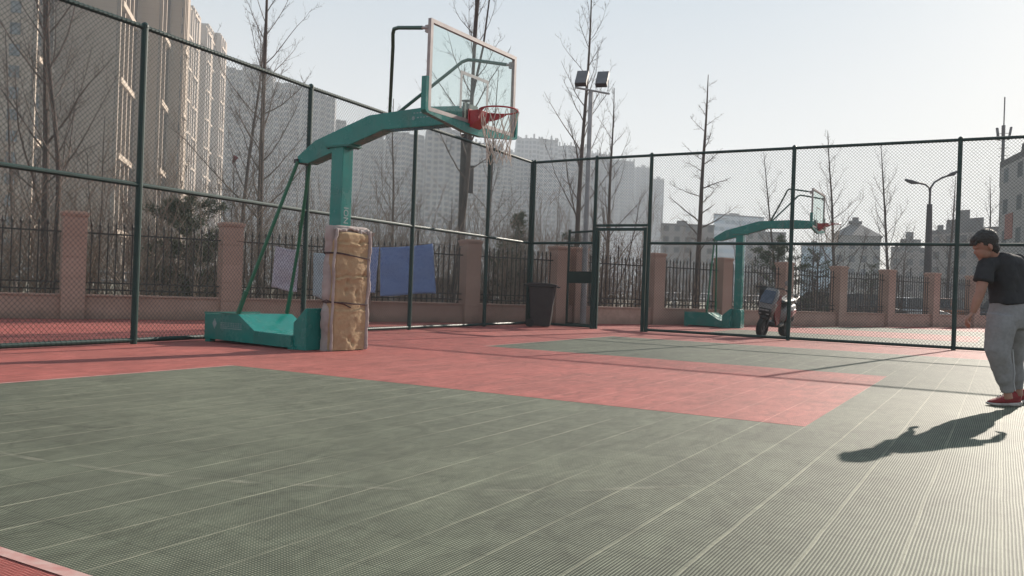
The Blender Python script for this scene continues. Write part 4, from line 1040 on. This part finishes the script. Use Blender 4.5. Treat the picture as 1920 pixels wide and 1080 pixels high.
# windows of the nearest tower: first hundred as parts, the rest as one
def box_local(f, g, o, L, d, z0, z1):
    b = MB(); v = [o, o+f*L, o+f*L+g*d, o+g*d]; b.add([(p.x,p.y,z0) for p in v]+[(p.x,p.y,z1) for p in v], [(3,2,1,0),(4,5,6,7),(0,1,5,4),(1,2,6,5),(2,3,7,6),(3,0,4,7)]); return b
wlist = []
pos = Vector((0,0,0)); P_ = []
for k, L in [s for s in stepsA if s[1] > 0]:
    if k == 'f':
        nf = max(2, int(L/3.6))
        for j in range(nf): P_.append((pos+f_*((L-.5)*(j+.5)/nf-.75), 'f'))
    pos = pos+(g_ if k == 'w' else f_)*L
P_.append((g_*13.2, 'w')); P_.append((g_*3.2, 'w'))
for fl in range(34):
    z = 1.0+fl*2.95
    if z > 100: break
    for (p, k) in P_: wlist.append((p, k, z))
wf = box_local(f_, g_, Vector((0,0,0)), 1.7, .12, 0, 1.7).build('window', M['twin'], tA)
ww = box_local(g_, -f_, Vector((0,0,0)), 1.3, .12, 0, 1.5).build('window', M['twin'], tA)
used = {'f': False, 'w': False}; rest = MB()
for i, (p, k, z) in enumerate(wlist):
    src = wf if k == 'f' else ww
    if i < 96:
        q = src if not used[k] else src.copy()
        if used[k]: COL.objects.link(q); q.parent = tA
        used[k] = True; q.location = (p.x, p.y, z)
    else:
        ff, gg = (f_, g_) if k == 'f' else (g_, -f_); bb = box_local(ff, gg, p, 1.7 if k == 'f' else 1.3, .12, z, z+1.6); rest.add(bb.v, bb.f)
ro = rest.build('windows', M['twin'], tA); ro['kind'] = 'stuff'
# second and third towers of the row (about 300 m)
M['tanB'] = facade_mat('tan_front_far', (0.40,0.33,0.275), (0.07,0.085,0.10), 2.2, 2.95, .55, .6)
def topz(u, v, D): return hz(u, v, D)
chain_tower('second tan tower in the row, with slim pilasters and sloped parapet', gp(262, 285)-Vector((math.cos(R(40)), math.sin(R(40)), 0))*8, [('w',12),('f',14),('w',3.5),('f',16)], topz(288, -26, 290), ['tan','tanB'], fd=130, back=6)
chain_tower('third tan tower in the row, its flat top just inside the frame', gp(307, 312), [('w',1.5),('f',9),('w',3.6),('f',10)], topz(322, 4, 315), ['tan','tanB'], fd=130, back=10)
chain_tower('fourth tan tower in the row, lower than the third', gp(331, 330), [('w',1.2),('f',14),('w',3.6),('f',9)], topz(340, 38, 335), ['tan','tanB'], fd=129, back=10)
chain_tower('fifth tan tower at the right end of the tan row, the lowest', gp(358, 352), [('w',3.2),('f',13),('w',2.6),('f',10)], topz(372, 48, 352), ['tan','tanB'], fd=129, back=10)
# hazy row behind
M['blueB'] = facade_mat('grey_front_hazy', (0.25,0.24,0.24), (0.02,0.03,0.045), 3.6, 2.95, .62, .62, 1, rail=.12); M['blueC'] = facade_mat('grey_front_far', (0.19,0.19,0.20), (0.02,0.03,0.045), 4.2, 3.0, .55, .6, 1); M['greyW'] = plain_mat('grey_tower_wall', (0.17,0.175,0.19))
M['palestrip'] = plain_mat('pale_tower_trim', (0.15,0.148,0.155)); M['farW'] = plain_mat('far_tower_wall', (0.19,0.19,0.195))
def zig(steps, r=2.0):
    out = []
    for k, L in steps:
        if k == 'w' and L > 4.5:
            n_ = int(L//4.5); q = L/n_
            for i in range(n_): out += [('w', q*.58), ('f', r), ('w', q*.42), ('f', -r)]
            out = out[:-1]; out[-1] = (out[-1][0], out[-1][1]); out.append(('f', -r*.99))
        else: out.append((k, L))
    return out
def chain2(label, u0, D0, steps, vtop, ut, fd=128, **kw):
    h = topz(ut, vtop, D0); return chain_tower(label, gp(u0, D0), zig(steps), h, ['blueB','blueB'], fd=fd, finmat='palestrip', grp='hazy grey apartment towers behind', **kw)
chain2('hazy grey tower immediately right of the tan row', 396, 400, [('w',7),('f',6),('w',6),('f',6),('w',5)], 128, 420)
chain2('hazy grey tower behind the thin leaning tree, with a pale vertical strip', 440, 430, [('w',5),('f',8),('w',8),('f',5)], 122, 452)
chain2('hazy grey tower behind the tall tree left of the hoop post', 500, 440, [('w',10),('f',5),('w',8),('f',7),('w',6)], 158, 520)
chain2('hazy grey stepped tower right of the second fence post', 574, 450, [('w',6),('f',7),('w',5)], 178, 590)
chain2('lower step of the hazy tower just left of the boom arm', 606, 470, [('w',6),('f',4),('w',3)], 226, 620)
chain2('hazy grey tower above the boom arm tip, behind the post', 634, 490, [('w',12),('f',8),('w',10),('f',5)], 238, 650)
chain2('hazy grey tower behind the third fence post', 712, 500, [('w',14),('f',6),('w',9)], 250, 740)
chain2('pale topped tower below the boom arm end', 790, 430, [('w',12),('f',8),('w',6)], 240, 820)
chain2('hazy tower behind the leaning tree, below the rim', 862, 520, [('w',16),('f',6),('w',8)], 270, 890, cren=True)
chain2('hazy grey tower filling the gap behind the hoop post', 668, 560, [('w',20),('f',6),('w',12)], 262, 690)
chain2('hazy grey tower filling the gap behind the third fence post', 756, 590, [('w',18),('f',6),('w',10)], 262, 775)
chain2('hazy grey tower filling the gap under the rim', 908, 600, [('w',16),('f',6),('w',8)], 284, 925, cren=True)
def chain3(label, u0, D0, wd, vtop, ut):
    h = topz(ut, vtop, D0); return chain_tower(label, gp(u0, D0), zig([('w',wd*.55),('f',5),('w',wd*.45)], 1.6), h, ['blueC','blueC'], fd=122, finmat='farW', cren=True, grp='far towers in the haze', fins=False, back=14)
chain3('tallest far tower with a toothed roofline, right of the net', 958, 560, 28, 262, 990)
chain3('far tower with toothed roofline left of the tall tree', 1026, 590, 24, 276, 1050)
chain3('far tower with toothed roofline behind the floodlight mast', 1082, 640, 22, 290, 1105)
chain3('far blue grey tower in the panel over the doorway, left half', 1132, 680, 22, 303, 1150)
chain3('far blue grey tower in the panel over the doorway, right half', 1184, 720, 13, 316, 1195)
chain3('lowest far tower beside the post right of the doorway', 1214, 780, 13, 338, 1225)
# mid-distance buildings on the right
def block(label, u0, u1, D, vtop, mat, depth=12, cat='building', grp='buildings beyond the car park', roof=None, skew=0):
    a, c = gp(u0, D), gp(u1, D+skew); h = topz((u0+u1)/2, vtop, D); d = (c-a); dn = Vector((-d.y, d.x, 0)).normalized(); dn = dn if dn.dot(_F) > 0 else -dn
    t = thing('building', label, cat, a, 0, grp); bk = Vector((a.x-CAM.x, a.y-CAM.y, 0)).normalized(); dn = bk; pts = [Vector((0,0,0)), d, d+dn*depth, dn*depth]; b = MB(); uvs = []
    poly_prism(b, [(p.x,p.y) for p in pts], -.3, h, uvs); build_uv(b, 'wall', [mat], t, uvs)
    b = MB(); L = d.length; e = d.normalized()
    def rb(s0, s1, t0, t1, z0, z1): v = [e*s0*L+dn*t0*depth, e*s1*L+dn*t0*depth, e*s1*L+dn*t1*depth, e*s0*L+dn*t1*depth]; b.add([(p.x,p.y,z0) for p in v]+[(p.x,p.y,z1) for p in v], [(3,2,1,0),(4,5,6,7),(0,1,5,4),(1,2,6,5),(2,3,7,6),(3,0,4,7)])
    if roof == 'hip':
        v = [Vector((0,0,0))-e*.6-dn*.6, d+e*.6-dn*.6, d+e*.6+dn*(depth+.6), -e*.6+dn*(depth+.6)]; r0, r1 = e*L*.36+dn*depth*.5, e*L*.56+dn*depth*.5
        b.add([(p.x,p.y,h+.01) for p in v]+[(r0.x,r0.y,h+3.2),(r1.x,r1.y,h+3.2)], [(0,1,5,4),(1,2,5),(2,3,4,5),(3,0,4),(3,2,1,0)]); rb(.38,.52,.4,.6,h+2.4,h+4.6); rb(.30,.60,.35,.65,h+3.3,h+3.7)
    elif roof == 'steps': rb(0,1,0,1,h+.01,h+.8); rb(.25,.8,.1,.9,h+.81,h+2.8); rb(.4,.6,.2,.8,h+2.81,h+4.6); rb(.1,.2,.2,.4,h+.81,h+2.0)
    else: rb(-.01,1.01,-.01,1.01,h+.01,h+.6); rb(.3,.5,.3,.6,h+.61,h+2)
    b.build('roof', M['roofgrey'], t); return t, h, e, dn, L
M['roofgrey'] = paint('grey_roof', (0.12,0.115,0.115), (0.09,0.085,0.085), .3, .9)
M['apt'] = facade_mat('apartment_front', (0.30,0.285,0.26), (0.07,0.08,0.09), 2.7, 2.95, .5, .5, .9, rail=.12); M['apt2'] = facade_mat('apartment_front_brown', (0.22,0.195,0.18), (0.06,0.06,0.065), 3.1, 3.0, .5, .5, .9, rail=.15)
M['white_off'] = facade_mat('pale_office_front', (0.50,0.55,0.60), (0.16,0.24,0.32), 3.2, 3.6, .82, .55, .8); M['near_apt'] = facade_mat('grey_block_front', (0.34,0.33,0.32), (0.07,0.085,0.09), 4.2, 3.0, .36, .46, .9, rail=.04)
M['glassf'] = facade_mat('glass_front', (0.42,0.52,0.60), (0.25,0.36,0.45), 1.8, 3.0, .86, .86, .8)
block('long low grey building right of the doorway, behind bare trees', 1236, 1335, 240, 424, M['apt2'], 20)
block('pale blue white office block with an open roof frame, left of the far hoop arm', 1334, 1428, 420, 404, M['white_off'], 20, roof='x', skew=10)
block('brown low block under the pale office, behind the far hoop arm', 1395, 1470, 260, 438, M['apt2'], 20)
block('pale glass building under the far backboard', 1500, 1560, 260, 462, M['glassf'], 20)
block('grey apartment block with a hipped roof between the two trees', 1562, 1648, 190, 442, M['apt'], 14, roof='hip')
block('low stepped apartment block left of the street lamp', 1668, 1738, 200, 470, M['apt2'], 14, roof='steps')
block('darker apartment block with stepped roof right of the street lamp', 1742, 1868, 170, 442, M['apt2'], 14, roof='steps', skew=-14)
tb, hb_, eb, nb_, Lb = block('tall grey block at the right edge carrying a phone mast on its roof', 1868, 2040, 84, 318, M['near_apt'], 16, skew=-22, grp=None)
b = MB(); q = eb*Lb*.05
bx = Matrix.Translation((q.x, q.y, 0)) @ Matrix.Rotation(math.atan2(eb.y, eb.x), 4, 'Z')
b.box((1.1,.4,hb_-4.8),(3.4,-.06,hb_-7.2), bx); b.build('sign_board', paint('faded_red_sign', (0.30,0.12,0.09), (0.24,0.10,0.08), .6, .8), tb)
# rooftop phone mast
D = 85; mp_ = at(1880, 300, D); base = Vector((mp_.x+nb_.x*1.5, mp_.y+nb_.y*1.5, hb_+.62))
t = thing('phone_mast', 'slim phone mast with panel antennas on the roof of the right hand block', 'antenna mast', base); z1 = hz(1883, 176, D)-base.z; zc = hz(1881, 245, D)-base.z
b = MB(); b.tube([(0,0,0),(0,0,zc+.8)], .16, 8); b.tube([(0,0,zc+.8),(0,0,z1)], .06, 6)
for z in (1.0, 1.8, 2.6):
    for k in range(3): a = R(120*k+20); b.tube([(0,0,z),(.5*math.cos(a),.5*math.sin(a),z)], .03, 4)
b.build('pole', M['grey_metal'], t)
for k in range(3):
    a = R(120*k+25); c = Vector((.62*math.cos(a), .62*math.sin(a), zc)); b = MB(); b.box((-.07,-.13,-.65),(.07,.13,.65), Matrix.Translation(c) @ Matrix.Rotation(a,4,'Z') @ Matrix.Rotation(R(9),4,'Y')); b.tube([(0,0,zc), c], .03, 4); b.build('antenna_panel', M['grey_metal'], t)

# ================================================================ THE PLAYER
PD = 7.60
def pp_(u, v, dd=0.0): return at(u, v, PD+dd)
def remeshed(mb, name, mat, parent, vox=.010, smooth=6, disp=0, dscale=.1):
    o = mb.build(name, mat, parent, smooth=True)
    r_ = o.modifiers.new('skin', 'REMESH'); r_.mode = 'VOXEL'; r_.voxel_size = vox; r_.use_smooth_shade = True
    s_ = o.modifiers.new('smooth', 'SMOOTH'); s_.factor = .5; s_.iterations = smooth
    if disp:
        tx = bpy.data.textures.new(name+'_folds', 'CLOUDS'); tx.noise_scale = dscale; tx.noise_depth = 3
        d_ = o.modifiers.new('folds', 'DISPLACE'); d_.texture = tx; d_.strength = disp; d_.mid_level = .5; d_.texture_coords = 'GLOBAL'
    return o
def ell(b, c, ax, ay, az, nu=20, nv=14):
    c = Vector(c); vs = []
    for j in range(nv+1):
        th = math.pi*j/nv
        for i in range(nu):
            ph = 2*math.pi*i/nu; vs.append(c+ax*(math.sin(th)*math.cos(ph))+ay*(math.sin(th)*math.sin(ph))+az*math.cos(th))
    b.add(vs, [(j*nu+i, (j+1)*nu+i, (j+1)*nu+(i+1) % nu, j*nu+(i+1) % nu) for j in range(nv) for i in range(nu)])
M['skin'] = paint('skin', (0.34,0.175,0.125), (0.28,0.14,0.10), 12, .55); M['skin'].node_tree.nodes['Principled BSDF'].inputs['Subsurface Weight'].default_value = .08
M['hair'] = paint('black_hair', (0.014,0.011,0.010), (0.03,0.024,0.02), 60, .6, bump=.6, bscale=120)
M['tee'] = paint('black_cotton', (0.018,0.018,0.021), (0.028,0.028,0.031), 8, .95, bump=.15, bscale=120)
M['sweat'] = paint('grey_marl_fleece', (0.25,0.245,0.25), (0.21,0.205,0.212), 40, .95, bump=.25, bscale=160)
M['shoe'] = paint('dark_red_knit', (0.26,0.018,0.022), (0.18,0.014,0.018), 30, .7, bump=.3, bscale=90); M['sole'] = paint('pale_rubber_sole', (0.46,0.43,0.41), (0.30,0.28,0.27), 18, .7)
rxh = rx; Fh = fy if fy.dot(_F) > 0 else -fy
S = (rxh*.88+Fh*.45).normalized(); N_ = Vector((-S.y, S.x, 0)); N_ = N_ if N_.dot(_F) > 0 else -N_        # N_ = the way the chest faces
up = Vector((0,0,1))
foot = gnd(1880, 768)
person = thing('person', 'player in black t-shirt, grey joggers and red trainers, leaning forward at the right edge', 'person', (foot.x, foot.y, 0))
PM = Matrix.Translation((-foot.x, -foot.y, 0))
def W2L(b): b.v = [(v[0]-foot.x, v[1]-foot.y, v[2]) for v in b.v]; return b
def T(b, l, n=14): b.tube([Vector(p) for p, r in l], [r for p, r in l], n)
# body: head, neck, arms, hands, shanks in one surface
b = MB()
look = (-rxh*.90+Fh*.10-up*.42).normalized(); hx2 = look.cross(up).normalized(); hu = hx2.cross(look).normalized()
hc = pp_(1845, 459, .0)
ell(b, hc+hu*.015-look*.01, look*.098, hx2*.078, hu*.105)                     # skull
ell(b, hc+look*.035-hu*.055, look*.062, hx2*.058, hu*.070)                     # jaw and cheeks
ell(b, hc+look*.088-hu*.035, look*.022, hx2*.014, hu*.024)                     # nose
ell(b, hc+look*.075-hu*.085, look*.022, hx2*.026, hu*.014)                     # mouth
ell(b, hc+look*.072-hu*.110, look*.022, hx2*.026, hu*.018)                     # chin
ell(b, hc+look*.078+hu*.005, look*.018, hx2*.050, hu*.012)                     # brow
for s in (-1, 1): ell(b, hc-look*.012-hu*.028+hx2*s*.080, look*.018, hx2*.010, hu*.032)
nk = pp_(1866, 486, .03); T(b, [(hc-hu*.06-look*.02, .055), (nk, .060), (pp_(1880,505,.05), .07)])
shL, shR = pp_(1850, 497, -.02), pp_(1922, 497, .17)
elL, wrL = pp_(1838, 548, -.06), pp_(1824, 586, -.04)
T(b, [(pp_(1884,505,.06), .07), (shL.lerp(pp_(1884,505,.06), .3), .06), (shL, .056), (shL.lerp(elL,.5), .050), (elL, .041), (elL.lerp(wrL,.35), .041), (elL.lerp(wrL,.8), .031), (wrL, .026)])
elR, wrR = pp_(1975, 535, .12), pp_(1962, 590, -.05)
T(b, [(pp_(1884,505,.06), .07), (shR, .056), (shR.lerp(elR,.5), .050), (elR, .041), (elR.lerp(wrR,.35), .041), (wrR, .026)])
def hand(b, w_, d, palm, thumbdir, curl):
    d = d.normalized(); side = d.cross(palm).normalized(); palm = side.cross(d).normalized()
    ell(b, w_+d*.045, d*.052, side*.040, palm*.018)
    for i, (o_, L) in enumerate(((-.030,.068),(-.010,.076),(.010,.072),(.029,.058))):
        p = w_+d*.085+side*o_; pts = [p-d*.02, p]; dd = d.copy()
        for k in range(3):
            a = R(curl*(.7+.25*k)+6*i); dd = (dd*math.cos(a)+palm*math.sin(a)).normalized(); pts.append(pts[-1]+dd*L/3)
        b.tube(pts, [.0095,.0095,.009,.008,.0065], 8)
    tb_ = w_+d*.02+side*thumbdir*.03; dd = (d*.6+side*thumbdir*.75+palm*.3).normalized(); b.tube([tb_, tb_+dd*.035, tb_+dd*.055+(d*.6+palm*.5).normalized()*.025], [.013,.011,.008], 8)
hand(b, wrL, (wrL-elL).normalized()*.8-rxh*.35, (rxh*.5-Fh*.2-up*.1), -1, 38)
hand(b, wrR, (wrR-elR), (-rxh*.8-Fh*.1), 1, 25)
T(b, [(pp_(1886,690,0), .05), (pp_(1889,735,0), .034), (pp_(1891,748,0), .036)]); T(b, [(pp_(1905,690,.22), .05), (pp_(1909,728,.24), .034), (pp_(1911,742,.24), .036)])
T(b, [(pp_(1884,510,.06), .08), (pp_(1890,560,.05), .09), (pp_(1882,600,.03), .08), (pp_(1874,650,-.01), .06), (pp_(1881,695,0), .045)]); T(b, [(pp_(1891,600,.06), .07), (pp_(1903,655,.20), .05), (pp_(1905,690,.22), .045)])
body = remeshed(W2L(b), 'body', M['skin'], person, .0055, 4)
# hair
b = MB(); ell(b, hc+hu*.034-look*.030, look*.104, hx2*.091, hu*.100); ell(b, hc+hu*.066+look*.024, look*.066, hx2*.074, hu*.046); ell(b, hc-look*.058-hu*.035, look*.052, hx2*.072, hu*.085)
rnd = random.Random(9)
for k in range(16):
    p = hc+hu*.050+look*.070+hx2*rnd.uniform(-.065,.065); b.tube([p, p+look*.018-hu*.006, p+look*.026-hu*.022], [.014,.011,.004], 6)
for k in range(12):
    p = hc-look*.085-hu*(.03+.004*k)+hx2*rnd.uniform(-.05,.05); b.tube([p, p-look*.012-hu*.02], [.012,.004], 6)
o = remeshed(W2L(b), 'hair', M['hair'], body, .006, 3, .018, .02)
# t-shirt
b = MB()
def ring_loft(b, rings, n=28):
    vs = []; 
    for c, a, bb in rings:
        for k in range(n):
            t_ = 2*math.pi*k/n; ca, sa = math.cos(t_), math.sin(t_); e = .75; vs.append(c+S*(a*math.copysign(abs(ca)**e, ca))+N_*(bb*math.copysign(abs(sa)**e, sa)))
    m_ = len(rings); fs = [(j*n+k, j*n+(k+1) % n, (j+1)*n+(k+1) % n, (j+1)*n+k) for j in range(m_-1) for k in range(n)]; fs += [tuple(range(n)), tuple((m_-1)*n+k for k in range(n))]; b.add(vs, fs)
ring_loft(b, [(pp_(1876,474,.05), .080, .075), (pp_(1884,481,.06), .150, .100), (pp_(1889,495,.07), .195, .125), (pp_(1889,520,.07), .195, .135), (pp_(1891,545,.07), .175, .135), (pp_(1893,560,.06), .172, .138), (pp_(1893,571,.06), .176, .142)])
T(b, [(pp_(1872,492,.04), .075), (shL, .082), (shL.lerp(elL,.35), .082), (shL.lerp(elL,.62), .078)]); T(b, [(pp_(1905,492,.1), .085), (shR, .084), (shR.lerp(elR,.4), .082), (shR.lerp(elR,.7), .082)])
remeshed(W2L(b), 't_shirt', M['tee'], person, .010, 5, .035, .13)
# joggers
b = MB()
ring_loft(b, [(pp_(1893,564,.06), .155, .125), (pp_(1893,580,.06), .172, .142), (pp_(1891,600,.06), .180, .150), (pp_(1890,616,.06), .165, .130)])
T(b, [(pp_(1880,592,.0), .115), (pp_(1874,625,-.01), .118), (pp_(1872,655,-.02), .110), (pp_(1876,680,-.01), .092), (pp_(1882,700,0), .082), (pp_(1886,714,0), .074), (pp_(1888,720,0), .060), (pp_(1890,736,0), .048)], 20)
T(b, [(pp_(1903,592,.10), .120), (pp_(1904,625,.13), .112), (pp_(1900,652,.18), .092), (pp_(1903,680,.22), .068), (pp_(1906,700,.23), .064), (pp_(1906,712,.24), .068), (pp_(1908,720,.24), .050), (pp_(1909,731,.24), .046)], 20)
jg = remeshed(W2L(b), 'joggers', M['sweat'], person, .010, 5, .034, .15)
b = MB(); b.tube([pp_(1899,655,-.075), pp_(1901,680,-.07), pp_(1903,700,-.065), pp_(1901,716,-.055), pp_(1904,733,-.045)], .004, 5); W2L(b).build('seam_piping', paint('pale_piping', (0.5,0.5,0.52), (0.42,0.42,0.44), 9, .8), jg)
# trainers
def trainer(heel, d):
    d = Vector((d.x, d.y, 0)).normalized(); s_ = Vector((-d.y, d.x, 0)); hl = heel-Vector((foot.x, foot.y, 0)); hl.z = 0
    def sec(x, hw, z0, z1, n=16):
        out = []
        for k in range(n):
            a = 2*math.pi*k/n; ca, sa = math.cos(a), math.sin(a); out.append(hl+d*x+s_*(hw*math.copysign(abs(ca)**.7, ca))+up*((z0+z1)/2+(z1-z0)/2*math.copysign(abs(sa)**.7, sa)))
        return out
    def lo(secs, name, mat, par):
        b = MB(); n = 16; vs = [p for q in secs for p in sec(*q)]; m_ = len(secs)
        b.add(vs, [(j*n+k, j*n+(k+1) % n, (j+1)*n+(k+1) % n, (j+1)*n+k) for j in range(m_-1) for k in range(n)]+[tuple(range(n)), tuple((m_-1)*n+k for k in range(n))]); return b.build(name, mat, par, smooth=True)
    sh = lo([(-.005,.022,.035,.11),(.01,.034,.025,.135),(.05,.038,.022,.140),(.09,.040,.022,.132),(.13,.043,.022,.105),(.18,.047,.022,.082),(.23,.046,.022,.066),(.27,.036,.022,.052),(.295,.018,.024,.042)], 'shoe', M['shoe'], person)
    lo([(-.018,.020,.004,.050),(0,.038,.0,.046),(.06,.042,.0,.040),(.12,.043,.0,.034),(.20,.050,.0,.034),(.25,.046,.002,.034),(.29,.030,.008,.034),(.312,.012,.016,.032)], 'sole', M['sole'], sh)
    b = MB()
    for k in range(5): x = .10+.024*k; z = .128-.42*(x-.09); b.tube([hl+d*x-s_*.024+up*(z-.006), hl+d*(x+.006)+up*(z+.008), hl+d*(x+.012)+s_*.024+up*(z-.006)], .0035, 5)
    b.tube([hl+d*.10+up*.135-s_*.01, hl+d*.135+up*.150-s_*.035, hl+d*.15+up*.115-s_*.05], .003, 5); b.tube([hl-d*.012+up*.07, hl-d*.022+up*.115, hl-d*.004+up*.14], .006, 5); b.build('laces', M['sole'], sh)
trainer(gnd(1911, 762), -rxh-Fh*.05); trainer(gnd(1932, 757), -rxh+Fh*.12)

# ================================================================ HAZE
hm = bpy.data.materials.new('haze_air'); hm.use_nodes = True; t_ = hm.node_tree; t_.nodes.remove(t_.nodes['Principled BSDF'])
pv = t_.nodes.new('ShaderNodeVolumePrincipled'); pv.inputs['Color'].default_value = (0.84,0.90,0.98,1); pv.inputs['Density'].default_value = 0.00085; pv.inputs['Anisotropy'].default_value = .0
t_.links.new(pv.outputs[0], t_.nodes['Material Output'].inputs['Volume'])
b = MB(); b.box((-1550,-1550,-1.3),(1550,1550,150)); hz_ = b.build('haze', hm); tag(hz_, 'thin winter haze over the whole place', 'haze', kind='stuff')
# fallen leaves and grit blown against the fence foot
b = MB(); rnd = random.Random(31)
for i in range(90):
    k = rnd.random()
    p = Vector((-3.0-.02*0+rnd.gauss(.22,.10)-.5*max(0,(k*12-4)/12), -1.5+k*12, .004)) if i % 3 else Vector((rnd.uniform(-3.4, 11), YR-rnd.uniform(.08,.3), .004))
    a = rnd.uniform(0,6.28); l_ = rnd.uniform(.012,.032); d = Vector((math.cos(a), math.sin(a), 0)); s_ = Vector((-d.y, d.x, 0))
    b.add([p-d*l_, p+s_*l_*.5+up*.008, p+d*l_+up*.004, p-s_*l_*.5], [(0,1,2,3)])
M['leaf'] = paint('dry_leaf', (0.28,0.18,0.08), (0.16,0.10,0.05), 5, .9)
tag(b.build('fallen_leaves', M['leaf']), 'dry leaves and grit blown against the foot of the fences', 'leaves', kind='stuff')
